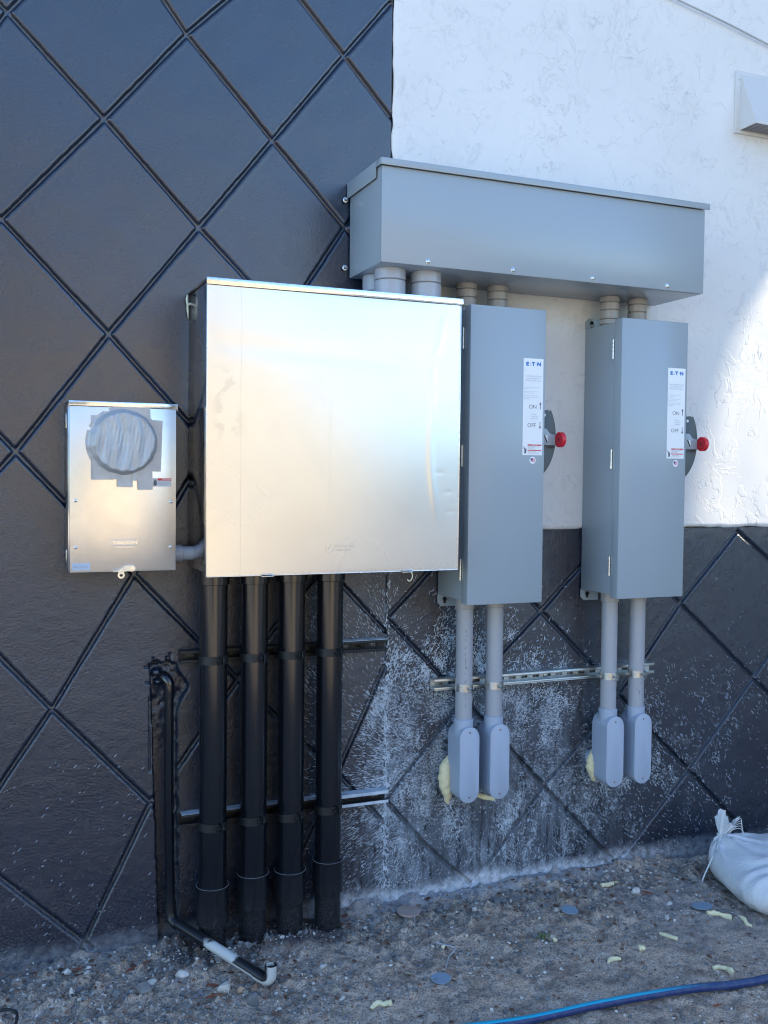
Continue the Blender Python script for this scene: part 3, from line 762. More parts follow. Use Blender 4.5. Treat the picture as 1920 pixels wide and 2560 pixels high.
    gp = prism('handle_guard', poly, -.200, -.1965, mat_paint('dark_grey_enamel', (.055, .065, .07), .35), e, .0007)
    bm = bmesh.new(); add_lathe(bm, (1.8470, -.2003, 1.741), (0, -1, 0), [(0, .0052), (.0003, .0052)], 20); from_bm('lock_hole', bm, M_LABEL, gp)
    poly = [(a, b + dz_) for a, b in [(1.823, 1.612), (1.823, 1.664), (1.830, 1.671), (1.852, 1.671), (1.862, 1.655), (1.872, 1.651), (1.905, 1.650), (1.905, 1.612)]]
    lv = prism('handle_lever', poly, -.2085, -.2035, M_GREY, e, .001)
    bm = bmesh.new(); add_prism(bm, [(a, b + dz_) for a, b in [(1.844, 1.646), (1.8545, 1.648), (1.8575, 1.626), (1.855, 1.624)]], -.2089, -.2084); from_bm('lever_slot', bm, M_LABEL, lv)
    bm = bmesh.new(); add_prism(bm, [(a, b + dz_) for a, b in [(1.840, 1.646), (1.8445, 1.648), (1.8555, 1.624), (1.852, 1.622)]], -.2092, -.2086); from_bm('slot_edge', bm, M_DARK, lv)
    kx = 1.887
    kn = lathe('red_knob', (kx, -.230, 1.632 + dz_), (1, 0, 0), [(0, .0195), (.0, .0250), (.0012, .0268), (.0150, .0268), (.017, .0245), (.017, .001)], M_RED, lv.parent, 36)
    bm = bmesh.new(); add_lathe(bm, (kx + .0002, -.230, 1.632 + dz_), (-1, 0, 0), [(0, .0190), (.0006, .0190), (.0006, .0160), (0, .0160)], 36, False)
    add_lathe(bm, (kx + .0002, -.230, 1.632 + dz_), (-1, 0, 0), [(0, .010), (.0008, .010), (.0010, .0085)], 30)
    from_bm('knob_ring', bm, M_REDD, kn, angle=40)
    return e
e1 = enclosure()
e2 = copy_tree(e1, (.611, 0, -.002))
for c_ in children(e2):
    if c_.name.startswith(('handle_guard', 'handle_lever', 'red_knob')): c_.location.x += .016
G = 'grey breaker enclosures on the wall'
tag(e1, 'grey breaker enclosure partly hidden behind the aluminium cabinet, red knob on its side', 'breaker enclosure', G)
tag(e2, 'grey breaker enclosure standing free on the right with whole left side in view', 'breaker enclosure', G)

# --- aluminium cabinet
cb = empty('metal_cabinet', (1.045, 0, 1.212), 'large bare aluminium cabinet standing on four black conduits', 'cabinet')
bm = bmesh.new(); add_box(bm, .628, 1.460, -.284, -.004, 1.220, 2.094, .0015)
t = NT('side_aluminium'); M_ALUS = t.set((.62, .63, .65), t.ramp(t.noise(12, 3), [(.3, .12), (.7, .20)]), 1., t.bump(t.noise(6, 2), .003, .06))
from_bm('shell', bm, M_ALUS, cb, angle=40)
ni, nj = 150, 150
u = np.linspace(0, 1, ni); v = np.linspace(0, 1, nj); U, Vv = np.meshgrid(u, v)
X = .624 + U * (1.4645 - .624); Z = 1.213 + Vv * (2.082 - 1.213)
fade = np.sin(np.pi * U) ** .5 * np.sin(np.pi * Vv) ** .5; fade = np.nan_to_num(fade)
ridge = 1.373 + .012 * np.sin(9 * Vv + .6) - .018 * sstep(.55, .72, Vv) + .050 * sstep(.72, 1.0, Vv)
Yp = -.2925 - .0022 * fade * np.exp(-((X - 1.15) / .32) ** 2) - .0011 * np.exp(-((X - ridge) / .012) ** 2) * sstep(.12, .35, Vv) * sstep(1.0, .9, Vv)
Yp += .0012 * np.exp(-((Z - 1.90 + .05 * (X - .9)) / .030) ** 2) * fade
Yp += (fbm(X, Z, 3, 90, 1) - .5) * .0012 * fade
for (dx, dz) in ((1.427, 1.468), (1.436, 1.405), (1.395, 1.532)): Yp += .0003 * np.exp(-(((X - dx) / .014) ** 2 + ((Z - dz) / .004) ** 2))
front = link_mesh('front_panel', grid_mesh('front_panel', X, Yp, Z), M_ALU, cb)
bm = bmesh.new()
for (a, b, c, d) in ((.6225, .6245, 1.212, 2.083), (1.4640, 1.466, 1.212, 2.083)): add_box(bm, a, b, -.2955, -.286, c, d, .0006)
add_box(bm, .6246, 1.4639, -.2955, -.286, 1.2105, 1.2128, .0006)
from_bm('panel_flange', bm, mat_galv('polished_edge', (.86, .86, .86), .22), cb, angle=40)
bm = bmesh.new(); add_box(bm, .6215, 1.470, -.299, -.002, 2.0985, 2.1035, .001); add_box(bm, .6215, 1.470, -.300, -.2965, 2.083, 2.1030, .0008)
from_bm('drip_lip', bm, mat_galv('lid_aluminium', (.86, .87, .88), .16), cb, angle=40)
for x in (.812, 1.280): 
    bm = bmesh.new(); add_box(bm, x - .019, x + .019, -.3005, -.2960, 1.2075, 1.2105, .0006); add_box(bm, x - .019, x + .019, -.3000, -.2960, 1.2135, 1.2160, .0006)
    l = from_bm('latch_slot', bm, M_ZINC, cb, angle=40)
    bm = bmesh.new(); add_box(bm, x - .017, x + .017, -.2975, -.2960, 1.2108, 1.2132); from_bm('slot_gap', bm, M_DARK, l)
tube('wire_seal', smooth_path([(1.292, -.302, 1.209), (1.296, -.304, 1.198), (1.292, -.306, 1.186), (1.283, -.306, 1.180), (1.278, -.304, 1.186)], 5), .0016, M_FOAM, cb, 8)
# embossed maker's mark
hx, hz = 1.0165, 1.2890
bm = bmesh.new()
ho = [(hx + .0165 * math.cos(R(90 + 60 * k)), hz + .0165 * math.sin(R(90 + 60 * k))) for k in range(6)]
hi_ = [(hx + .0110 * math.cos(R(90 + 60 * k)), hz + .0110 * math.sin(R(90 + 60 * k))) for k in range(6)]
yb, yf = -.2925, -.2962
for k in range(1, 6):
    a, b, c, d = ho[k], ho[(k + 1) % 6], hi_[(k + 1) % 6], hi_[k]; add_prism(bm, [a, b, c, d], yf, yb)
add_lathe(bm, (hx + .001, yb, hz + .001), (0, -1, 0), [(0, .0062), (.0037, .0062)], 16)
bm2 = text_bm([('Brooks', .0190, 1.0315, 1.2925, -.2948, 'LEFT', 1.22, .0022), ('Utility Products', .0078, 1.0345, 1.2830, -.2946, 'LEFT', 1.02, .0018)])
me = bpy.data.meshes.new('x'); bm2.to_mesh(me); bm2.free(); bm.from_mesh(me)
from_bm('embossed_mark', bm, M_ALU, cb, angle=40)

# --- small meter box
mb = empty('meter_box', (.406, 0, 1.218), 'small aluminium meter box with tape over its round socket', 'meter box')
bm = bmesh.new(); add_box(bm, .243, .560, -.118, -.004, 1.222, 1.722, .0015); add_box(bm, .2405, .2430, -.075, -.035, 1.655, 1.700, .0008); add_box(bm, .2405, .2430, -.075, -.035, 1.245, 1.285, .0008)
from_bm('back_box', bm, M_ALUS, mb, angle=40)
t = NT('warm_aluminium'); sm = t.noise(14, 5, .65, .5); 
M_ALUC = t.set(t.mix(t.ramp(sm, [(.3, 0), (.7, 1)]), (.90, .85, .78), (.82, .77, .70)), t.ramp(sm, [(.3, .32), (.7, .35)]), 1., t.bump(t.math('ADD', t.noise(7, 3), t.math('MULTIPLY', t.noise(40, 2), .004)), .003, .3))
box('cover', .247, .5635, -.131, -.1185, 1.219, 1.7205, M_ALUC, mb, .002)
bm = bmesh.new(); add_box(bm, .2445, .5675, -.134, -.003, 1.7300, 1.7360, .001); add_box(bm, .2445, .5675, -.1350, -.1318, 1.7212, 1.7355, .0008)
add_box(bm, .2445, .2465, -.1345, -.02, 1.7150, 1.7355, .0005); add_box(bm, .5655, .5675, -.1345, -.02, 1.7150, 1.7355, .0005)
from_bm('drip_lip', bm, bpy.data.materials['lid_aluminium'], mb, angle=40)
for (x, z) in ((.264, 1.436), (.548, 1.433), (.264, 1.296), (.547, 1.292)): screw('screw', x, -.131, z, .0042, M_ZINC, mb, .003, washer=.0052)
# socket ring under the tape + tape
tp_c = (.404, 1.614)
def tape_disc():
    nr, na = 44, 120; V = []; F = []
    for i in range(nr):
        for k in range(na):
            a = 2 * math.pi * k / na; f = i / (nr - 1)
            r = .112 * f; x = tp_c[0] + r * math.cos(a); z = tp_c[1] + r * math.sin(a) * .985
            hgt = .030 * (1 - float(sstep(.088, .104, np.array(r))))
            fold = (.0042 * math.sin(x * 150 + 1.2 * math.sin(z * 26) + 2) * math.sin(x * 47 + z * 9) + .0022 * abs(math.sin(x * 260 - z * 40)) ** 3 * math.sin(z * 31 + x * 60)) * (1 - f ** 5) if r < .088 else .0022 * math.sin(a * 13) * math.sin(a * 5 + 1)
            V.append((x, -.1322 - hgt - fold, z))
    for i in range(nr - 1):
        for k in range(na):
            F.append([i * na + k, i * na + (k + 1) % na, (i + 1) * na + (k + 1) % na, (i + 1) * na + k])
    me = bpy.data.meshes.new('taped_socket'); me.from_pydata(V, [], F[::1]); me.flip_normals(); me.update(); return me
t = NT('silver_duct_tape'); wv = t.noise(1., 2, .5, 0, t.map((30, 30, 1200)))
M_TAPE = t.set(t.mix(t.noise(24, 3), (.36, .37, .385), (.50, .51, .52)), .42, .35, t.bump(t.math('ADD', t.math('MULTIPLY', wv, .12), t.noise(30, 4, .65, 1.2)), .0035, .6))
sock = link_mesh('taped_socket', tape_disc(), M_TAPE, mb, True)
strips = [((.308, .350, 1.500, 1.694), 0), ((.345, .372, 1.66, 1.707), 3), ((.372, .402, 1.66, 1.716), -2), ((.400, .486, 1.60, 1.7225), 2), ((.47, .519, 1.527, 1.684), -2), ((.312, .372, 1.500, 1.58), 1), ((.385, .432, 1.478, 1.60), -1), ((.446, .490, 1.470, 1.60), 1), ((.365, .39, 1.502, 1.56), 4), ((.430, .448, 1.498, 1.56), -4)]
for k, ((a, b, c, d), r) in enumerate(strips):
    bm = bmesh.new(); nx, nz = 8, 14; g = []
    for j in range(nz + 1):
        for i in range(nx + 1):
            x = a + (b - a) * i / nx; z = c + (d - c) * j / nz
            xc, zc = (a + b) / 2, (c + d) / 2; xr = xc + (x - xc) * math.cos(R(r)) - (z - zc) * math.sin(R(r)); zr = zc + (x - xc) * math.sin(R(r)) + (z - zc) * math.cos(R(r))
            g.append(bm.verts.new((xr, -.1318 - .0008 * k - .0009 * max(0, math.sin(xr * 310 + zr * 60 + k)) ** 3, zr)))
    for j in range(nz):
        for i in range(nx):
            q = j * (nx + 1) + i; bm.faces.new((g[q], g[q + 1], g[q + nx + 2], g[q + nx + 1]))
    o = from_bm('tape_strip', bm, M_TAPE, sock, True)
# stickers and stamp
ws = box('warning_sticker', .4925, .549, -.1320, -.1308, 1.480, 1.5055, plain('grey_sticker', (.50, .54, .58), .35, var=.02), mb, 0)
box('red_band', .5070, .549, -.1324, -.1319, 1.4985, 1.5055, M_REDP, ws, 0)
lettering('sticker_lettering', [('WARNING', .0062, .519, 1.5000, -.1327, 'LEFT', 1.05)], M_LABEL, ws)
lettering('sticker_text', [('Hazardous voltage.', .0046, .5085, 1.4930, -.1323, 'LEFT'), ('Contact may cause', .0046, .5085, 1.4885, -.1323, 'LEFT'), ('shock or burn.', .0046, .5085, 1.4840, -.1323, 'LEFT')], M_INKL, ws)
bm = bmesh.new(); add_prism(bm, [(.4955, 1.4835), (.5010, 1.4820), (.5045, 1.4870), (.5040, 1.4960), (.5020, 1.5010), (.4995, 1.5020), (.4965, 1.4985), (.4945, 1.4920)], -.1324, -.1319); from_bm('hand_symbol', bm, M_INK, ws)
ns = box('number_sticker', .2535, .306, -.1320, -.1308, 1.2265, 1.2475, plain('pale_blue_sticker', (.42, .52, .64), .35, var=.02), mb, 0)
lettering('number_lettering', [('9837-0424', .0098, .2570, 1.2330, -.1323, 'LEFT', .98)], M_INKL, ns)
bm = bmesh.new()
x0, x1, z0, z1, c = .3665, .4435, 1.3000, 1.3165, .005
outl = [(x0 + c, z0), (x1 - c, z0), (x1, z0 + c), (x1, z1 - c), (x1 - c, z1), (x0 + c, z1), (x0, z1 - c), (x0, z0 + c)]
add_tube(bm, [(x, -.1311, z) for x, z in outl + outl[:1]], .0008, 6)
bm2 = text_bm([('TALON', .0150, .3705, 1.3030, -.1313, 'LEFT', 1.52, .0009, .0003), ('TYPE 3R ENCLOSURE', .0062, .3735, 1.2925, -.1313, 'LEFT', 1.05, .0010)])
me = bpy.data.meshes.new('x'); bm2.to_mesh(me); bm2.free(); bm.from_mesh(me); from_bm('embossed_mark', bm, M_ALUC, mb, angle=40)
# latch
bm = bmesh.new(); add_prism(bm, [(.3870, 1.2215), (.4050, 1.2350), (.4150, 1.2375), (.4330, 1.2370), (.4395, 1.2310), (.4380, 1.2225), (.4300, 1.2190), (.4150, 1.2210)], -.1365, -.1312)
l = from_bm('latch', bm, M_ZINC, mb, angle=40)
bm = bmesh.new(); add_lathe(bm, (.4300, -.1365, 1.2290), (0, -1, 0), [(0, .0062), (.002, .0062), (.0022, .004), (.0012, .0035)], 24); from_bm('latch_rivet', bm, M_ALUC, l, angle=40)
bm = bmesh.new(); add_prism(bm, [(.3720, 1.2190), (.3720, 1.2205), (.4150, 1.2240), (.4150, 1.2205)], -.1400, -.1320)
add_lathe(bm, (.3965, -.1372, 1.2090), (0, -1, 0), [(0, .0105), (.0022, .0105), (.0022, .0048), (0, .0048)], 28, False); add_prism(bm, [(.388, 1.212), (.405, 1.212), (.405, 1.2215), (.388, 1.2215)], -.1392, -.1374)
from_bm('padlock_eye', bm, M_ZINC, l, angle=40)
bm = bmesh.new(); add_lathe(bm, (.3965, -.1385, 1.2090), (0, -1, 0), [(0, .0047), (.0003, .0047)], 20); from_bm('padlock_hole', bm, M_DARK, l)

# ------------------------------------------------------------------ conduits
def fitting(name, x, y, z0, z1, r, mat, parent, n=36): 
    return lathe(name, (x, y, z0), (0, 0, 1), [(0, r - .002), (.0015, r), (z1 - z0 - .0015, r), (z1 - z0, r - .002)], mat, parent, n)
def short_conduit(x, y, r, rc, zs_, zb, zt, label, mat):
    e = empty('conduit_nipple', (x, y, zb), label, 'conduit', 'short grey conduits under the wireway trough')
    fitting('pipe', x, y, zb, zt, r, mat, e)
    for a, b in zs_: fitting('coupling', x, y, a, b, rc, mat, e)
    return e
short_conduit(1.247, -.205, .0445, .0515, ((2.095, 2.158), (2.1605, 2.197)), 2.09, 2.197, 'leftmost wide grey conduit joining trough to the aluminium cabinet top', M_PVC)
short_conduit(1.377, -.205, .0445, .0515, ((2.095, 2.158), (2.1605, 2.197)), 2.09, 2.197, 'second wide grey conduit from the left between trough and aluminium cabinet', M_PVC)
short_conduit(1.252, -.085, .0445, .0515, ((2.100, 2.140), (2.1425, 2.197)), 2.09, 2.197, 'grey conduit at the trough left end, nearly hidden behind the leftmost wide one', M_PVC)
short_conduit(1.395, -.085, .0445, .0515, ((2.100, 2.140), (2.1425, 2.197)), 2.09, 2.197, 'rear grey conduit glimpsed between the two wide front conduits', M_PVC)
def wz(): return ((2.094, 2.112), (2.114, 2.146), (2.148, 2.175), (2.177, 2.197))
short_conduit(1.582, -.10, .030, .0362, wz(), 2.09, 2.197, 'weathered grey conduit above the hidden enclosure, close to the cabinet lid corner', M_PVCW)
short_conduit(1.706, -.10, .030, .0362, wz(), 2.09, 2.197, 'weathered grey conduit above the middle of the partly hidden enclosure', M_PVCW)
short_conduit(2.184, -.10, .030, .0362, wz(), 2.09, 2.197, 'weathered grey conduit over the left side of the free standing enclosure', M_PVCW)
short_conduit(2.309, -.10, .030, .0362, wz(), 2.09, 2.197, 'weathered grey conduit over the door of the free standing enclosure', M_PVCW)
# nipple between meter box and cabinet
e = empty('conduit_nipple', (.595, -.065, 1.266), 'horizontal grey conduit joining the meter box to the aluminium cabinet', 'conduit')
lathe('pipe', (.560, -.065, 1.266), (1, 0, 0), [(0, .0225), (.068, .0225)], M_PVC, e)
lathe('coupling', (.560, -.065, 1.266), (1, 0, 0), [(0, .0265), (.034, .0265), (.0355, .0245)], M_PVC, e)

# four black conduits
BC = [(.690, 'first black conduit from the left, nearest the thin drain pipe'), (.824, 'second black conduit from the left under the aluminium cabinet'),
      (.951, 'third black conduit from the left under the aluminium cabinet'), (1.085, 'rightmost black conduit with white cement splashed down its right edge')]
CPL = [(.067, .192), (.098, .212), (.103, .205), (.115, .222)]
for k, (x, lab) in enumerate(BC):
    e = empty('black_conduit', (x, -.10, -.02), lab, 'conduit', 'black conduits rising from the ground')
    fitting('pipe', x, -.10, -.08, 1.212, .0445, M_BPIPE, e, 48)
    fitting('upper_coupling', x, -.10, 1.168, 1.213, .0505, M_BPIPE, e, 48)
    a, b = CPL[k]; fitting('lower_coupling', x, -.10, a, b, .0525, M_BPIPE, e, 48)
    bm = bmesh.new(); add_lathe(bm, (x, -.10, b - .0004), (0, 0, 1), [(0, .0527), (.0006, .0529), (.0012, .0515)], 48, False); from_bm('dusty_rim', bm, plain('rim_dust', (.16, .17, .19), .8), e, angle=40)
    if k == 3:
        rng = np.random.RandomState(2); V = []; F = []
        for _ in range(520):
            a0 = R(-8 + abs(rng.normal(0, 13)) * -1); z = rng.uniform(0, 1.1); r = .0452
            L, W = rng.uniform(.003, .014), rng.uniform(.0015, .004); th = rng.uniform(-.8, .8); n = len(V)
            for (p, q) in ((-1, 0), (0, 1), (1, 0), (0, -1)):
                da = (p * L * math.sin(th) + q * W * math.cos(th)) / 2 / r; dz = (p * L * math.cos(th) - q * W * math.sin(th)) / 2
                V.append((x + r * math.cos(a0 + da), -.10 + r * math.sin(a0 + da), z + dz))
            F.append([n, n + 1, n + 2, n + 3])
        link_mesh('cement_splashes', quads_mesh('cement_splashes', V, F), M_CEM, e)
# strut channels
def strut(x0, x1, zc, mat, label, slots, splash=None):
    e = empty('strut_channel', ((x0 + x1) / 2, 0, zc), label, 'strut channel', None)
    y0, y1, h = -.041, -.0005, .0205; tck = .0025
    bm = bmesh.new()
    # back web with real slots
    xs = [x0]; 
    for s in slots: xs += [s - .0142, s + .0142]
    xs.append(x1)
    for k in range(0, len(xs), 2): add_box(bm, xs[k], xs[k + 1], y1 - .006, y1 - .0035, zc - h + tck, zc + h - tck)
    for s in slots:
        add_box(bm, s - .0142, s + .0142, y1 - .006, y1 - .0035, zc + .007, zc + h - tck); add_box(bm, s - .0142, s + .0142, y1 - .006, y1 - .0035, zc - h + tck, zc - .007)
    for sgn in (1, -1):
        za, zb = (zc + h - tck, zc + h) if sgn > 0 else (zc - h, zc - h + tck)
        add_box(bm, x0, x1, y0, y1, za, zb, .0006)
        zz = (zc + h - .010, zc + h - tck) if sgn > 0 else (zc - h + tck, zc - h + .010)
        add_box(bm, x0, x1, y0, y0 + tck, zz[0], zz[1], .0006)
        zz = (zc + h - .010, zc + h - .0078) if sgn > 0 else (zc - h + .0078, zc - h + .010)
        add_box(bm, x0, x1, y0 + tck, y0 + .010, zz[0], zz[1], .0004)
    from_bm('channel', bm, mat, e, angle=40)
    return e
s1 = strut(.596, 1.322, .926, M_BLKM, 'upper black painted strut channel behind the black conduits', [.63 + .05 * k for k in range(14)])
s2 = strut(.600, 1.330, .388, M_BLKM, 'lower black strut channel crusted with pale cement behind the black conduits', [.64 + .05 * k for k in range(14)])
s3 = strut(1.505, 2.469, .770, M_GALV, 'galvanised strut channel behind the grey conduits', [1.54 + .0508 * k for k in range(18)])
bm = bmesh.new(); add_box(bm, 1.13, 1.332, -.0418, -.001, .4085, .4102); add_box(bm, 1.13, 1.330, -.0420, -.0412, .399, .4092); add_box(bm, 1.13, 1.330, -.0420, -.0412, .3665, .3765); add_box(bm, .602, 1.13, -.0412, -.001, .4085, .4096)
from_bm('cement_crust', bm, M_CEM, s2)
bm = bmesh.new(); add_box(bm, 1.13, 1.321, -.0414, -.001, .9465, .9480); from_bm('cement_crust', bm, M_CEM, s1)
for s, x in ((s1, 1.235), (s3, 1.985)):
    screw('anchor_bolt', x, -.007, s.location.z, .009, M_GALV if s is s3 else M_BLKM, s, .008, washer=.013)
# clamps
def clamp(x, yc, z, r, mat, label, group, h=.020, tilt=0.):
    e = empty('pipe_clamp', (x, yc, z), label, 'clamp', group)
    bm = bmesh.new(); th = .0018; n = 40
    def band(a0, a1):
        rings = []
        for k in range(n + 1):
            a = a0 + (a1 - a0) * k / n; c, s = math.cos(a), math.sin(a)
            rings.append([bm.verts.new((x + q * c, yc + q * s, z + dz + tilt * c)) for q, dz in ((r, -h / 2), (r + th, -h / 2), (r + th, h / 2), (r, h / 2))])
        for a, b in zip(rings, rings[1:]):
            for k in range(4): bm.faces.new((a[k], a[(k + 1) % 4], b[(k + 1) % 4], b[k]))
        bm.faces.new(rings[0]); bm.faces.new(rings[-1][::-1])
    gap = R(-76); w = .10
    band(R(90) + .05, R(90) + .05 + (2 * math.pi - .1 - (R(90) - gap) + 0) - w) if False else band(gap + w, R(85)); band(R(95), 2 * math.pi + gap - w)
    from_bm('band', bm, mat, e, angle=40)
    # ears at the front with bolt
    for sg in (-1, 1):
        a = gap + sg * w; px, py = x + r * math.cos(a), yc + r * math.sin(a); d = Vector((math.cos(gap), math.sin(gap), 0))
        bm = bmesh.new(); p0 = Vector((px, py, z)); tv = Vector((-d.y, d.x, 0)) * .0010
        vs = []
        for dz in (-h / 2, h / 2):
            for (k, s) in ((0, -1), (0, 1), (1, 1), (1, -1)):
                p = p0 + d * (.016 * k) + tv * s; vs.append(bm.verts.new((p.x, p.y, z + dz)))
        for q in ((0, 1, 2, 3), (4, 5, 6, 7), (0, 1, 5, 4), (1, 2, 6, 5), (2, 3, 7, 6), (3, 0, 4, 7)): bm.faces.new([vs[i] for i in q])
        from_bm('ear', bm, mat, e)
    d = Vector((math.cos(gap), math.sin(gap), 0)); tv = Vector((-d.y, d.x, 0)); c = Vector((x, yc, z)) + d * (r + .009)
    bm = bmesh.new(); add_lathe(bm, c - tv * .013, tv, [(0, .0048), (.004, .0048), (.004, .0024), (.026, .0024)], 6); add_lathe(bm, c + tv * .007, tv, [(0, .0050), (.004, .0050)], 6)
    from_bm('bolt', bm, mat, e, angle=30)
    return e
nm = ('first', 'second', 'third', 'fourth')
for k, (x, _) in enumerate(BC):
    clamp(x, -.10, .927 + .001 * k, .0450, M_BLKM, 'upper black clamp on the %s black conduit from the left' % nm[k], 'black clamps on the black conduits', .026)
    clamp(x, -.10, (.389, .395, .392, .399)[k], .0450, M_BLKM, 'lower black clamp on the %s black conduit from the left' % nm[k], 'black clamps on the black conduits', .026, (.0, .003, .005, .004)[k])

# grey conduits with conduit bodies
GX = [(1.594, .365, .636, 'grey conduit ending in the leftmost conduit body, yellow foam at its side', 0), (1.716, .365, .636, 'grey conduit second from left below the partly hidden enclosure', 0),
      (2.211, .352, .622, 'grey conduit below the left of the free enclosure, foam beside its conduit body', 1), (2.339, .352, .622, 'rightmost grey conduit with a conduit body, scuffed below its clamp', 1)]
def stadium(x, z0, z1, r, n=14):
    pts = [(x + r * math.cos(a), z1 - r + r * math.sin(a)) for a in np.linspace(0, math.pi, n)]
    pts += [(x + r * math.cos(a), z0 + r + r * math.sin(a)) for a in np.linspace(math.pi, 2 * math.pi, n)]
    return pts
YC = -.098
for k, (x, z0, z1, lab, kk) in enumerate(GX):
    e = empty('grey_conduit', (x, YC, z0), lab, 'conduit', 'grey conduits below the breaker enclosures')
    fitting('pipe', x, YC, z1 - .03, 1.094, .0302, M_PVC, e, 40)
    fitting('upper_bushing', x, YC, 1.052, 1.0935, .0345, M_PVCW, e, 40)
    bd = prism('conduit_body', stadium(x, z0 + .002, z1 - .002, .0365), -.139, -.050, M_LB, e, .003)
    fitting('hub', x, YC, z1 - .035, z1 + .022, .0350, M_LB, bd, 36)
    cv = prism('cover_plate', stadium(x + .001, z0, z1, .0385), -.1475, -.1393, M_LB, bd, .002)
    for z in (z0 + .020, z1 - .020): screw('cover_screw', x + .001, -.1475, z, .0034, plain('rusty_screw', (.25, .17, .12), .4, .8), bd, .0015)
    lathe('wall_hub', (x, -.05, z0 + .075), (0, 1, 0), [(0, .0335), (.060, .0335)], M_LB, bd)
    if k == 2: pass
    clamp(x, YC, .770, .0306, M_ZINC, ('bright zinc clamp on the leftmost grey conduit', 'bright zinc clamp on the second grey conduit from the left', 'bright zinc clamp on the third grey conduit, left of the scuffed one', 'bright zinc clamp on the rightmost grey conduit')[k], 'zinc clamps on the galvanised strut', .026)
    # printed marks and scuffs
    if k in (0, 3):
        rng = np.random.RandomState(k + 4); V = []; F = []
        for _ in range(26 if k == 0 else 12):
            a0 = R(-108 + rng.normal(0, 4)) if k == 0 else R(-95 + rng.normal(0, 12)); z = rng.uniform(.70, .98) if k == 0 else rng.uniform(.68, .74); r = .03035; n = len(V)
            L, W = rng.uniform(.004, .014), rng.uniform(.002, .005); th = rng.uniform(-.4, .4)
            for (p, q) in ((-1, 0), (-.3, .9), (.6, .7), (1, 0), (.2, -.9)):
                da = (p * L * math.sin(th) + q * W * math.cos(th)) / 2 / r; dz = (p * L * math.cos(th) - q * W * math.sin(th)) / 2
                V.append((x + r * math.cos(a0 + da), YC + r * math.sin(a0 + da), z + dz))
            F.append([n + i for i in range(5)])
        link_mesh('scuff_marks', quads_mesh('scuff_marks', V, F), plain('scuff', (.22, .21, .22), .6), e)

# ------------------------------------------------------------------ drain pipe
t = NT('black_pipe_bare_white'); x, y, z = t.xyz()
n = t.noise(18, 3, .6)
# sprayed black from above near the wall: the underside and the outer run stayed white
u_ = t.math('ADD', t.math('MULTIPLY', y, -1.0), t.math('MULTIPLY', n, .10))
band = t.math('MULTIPLY', t.mr(u_, .235, .255), t.mr(u_, .345, .325))
nz = t.xyz(t.new('ShaderNodeNewGeometry').outputs['Normal'])
side = t.math('MULTIPLY', t.mr(t.math('ADD', t.math('MULTIPLY', nz[2], -1.), t.math('MULTIPLY', nz[1], -.35)), .12, .30), t.mr(u_, .25, .30))
msk = t.math('MAXIMUM', t.math('MULTIPLY', band, t.mr(nz[1], .55, .1)), side, True)
c = t.mix(msk, (.010, .011, .014), (.55, .56, .54))
M_DRAIN = t.set(c, .35)
dp = empty('drain_pipe', (.56, -.03, 0), 'thin black drain pipe from a broken wall slot, slanting over the dirt', 'pipe')
tube('upright', [(.562, -.026, .80), (.562, -.026, .5), (.568, -.026, .1)], .0152, M_BPIPE, dp, 24)
tube('upper_elbow', smooth_path([(.546, .030, .855), (.548, .0, .862), (.556, -.020, .855), (.5615, -.026, .835), (.562, -.026, .795)], 6), .0175, M_BPIPE, dp, 24)
tube('lower_elbow', smooth_path([(.568, -.026, .125), (.568, -.028, .09), (.572, -.036, .068), (.585, -.060, .058)], 6), .0175, M_DRAIN, dp, 24)
p0 = Vector((.580, -.048, .062)); p1 = Vector((.778, -.392, .010))
tube('slanting_run', [p0.lerp(p1, k / 24) for k in range(25)], .0160, M_DRAIN, dp, 24)
tube('end_elbow', smooth_path([p0.lerp(p1, .93), p1, p1 + Vector((.010, -.018, .001)), p1 + Vector((.017, -.026, .014)), p1 + Vector((.018, -.027, .036))], 6), .0182, M_DRAIN, dp, 24)
pe = p1 + Vector((.018, -.027, .030))
bm = bmesh.new(); add_lathe(bm, pe, (0, 0, 1), [(0, .0188), (.018, .0188), (.0183, .0178), (.018, .0160), (.0, .0155)], 32, False); from_bm('open_socket', bm, M_DRAIN, dp, angle=40)
lathe('socket_inside', pe + Vector((0, 0, .007)), (0, 0, 1), [(0, .0156), (.0008, .0156)], M_DARK, dp)

# ------------------------------------------------------------------ foam
def foam(pts, rads, label, parent=None, seed=0, name='foam_blob'):
    pp = smooth_path(pts, 7); n = len(pp); rr = []
    rng = np.random.RandomState(seed)
    for i in range(n):
        f = i / (n - 1) * (len(rads) - 1); a = int(min(f, len(rads) - 2)); rr.append(rads[a] * (1 - f + a) + rads[a + 1] * (f - a))
    bm = bmesh.new(); add_tube(bm, pp, rr, 14)
    for v in bm.verts: v.co += Vector(rng.uniform(-1, 1, 3)) * (sum(rads) / len(rads)) * .09
    bm.normal_update()
    o = from_bm(name, bm, M_FOAM, None, True)
    c0 = np.array([v.co[:] for v in o.data.vertices]); sc_ = sum(rads) / len(rads)
    for v in o.data.vertices:
        a_, b_, c_ = v.co * (1.6 / sc_)
        v.co += v.normal * sc_ * .22 * (math.sin(a_ * 1.3 + seed) * math.cos(c_ * 1.7 + seed * 2) + .5 * math.sin(b_ * 2.9 + c_ * 2.1))
    m = o.modifiers.new('sub', 'SUBSURF'); m.levels = 1; m.render_levels = 1
    return tag(o, label, 'foam', 'yellow foam scraps')
foam([(1.578, -.035, .512), (1.553, -.045, .475), (1.546, -.050, .425), (1.556, -.050, .375), (1.562, -.045, .335)], [.005, .021, .025, .019, .004], 'big yellow foam blob bulging left of the leftmost conduit body', seed=1)
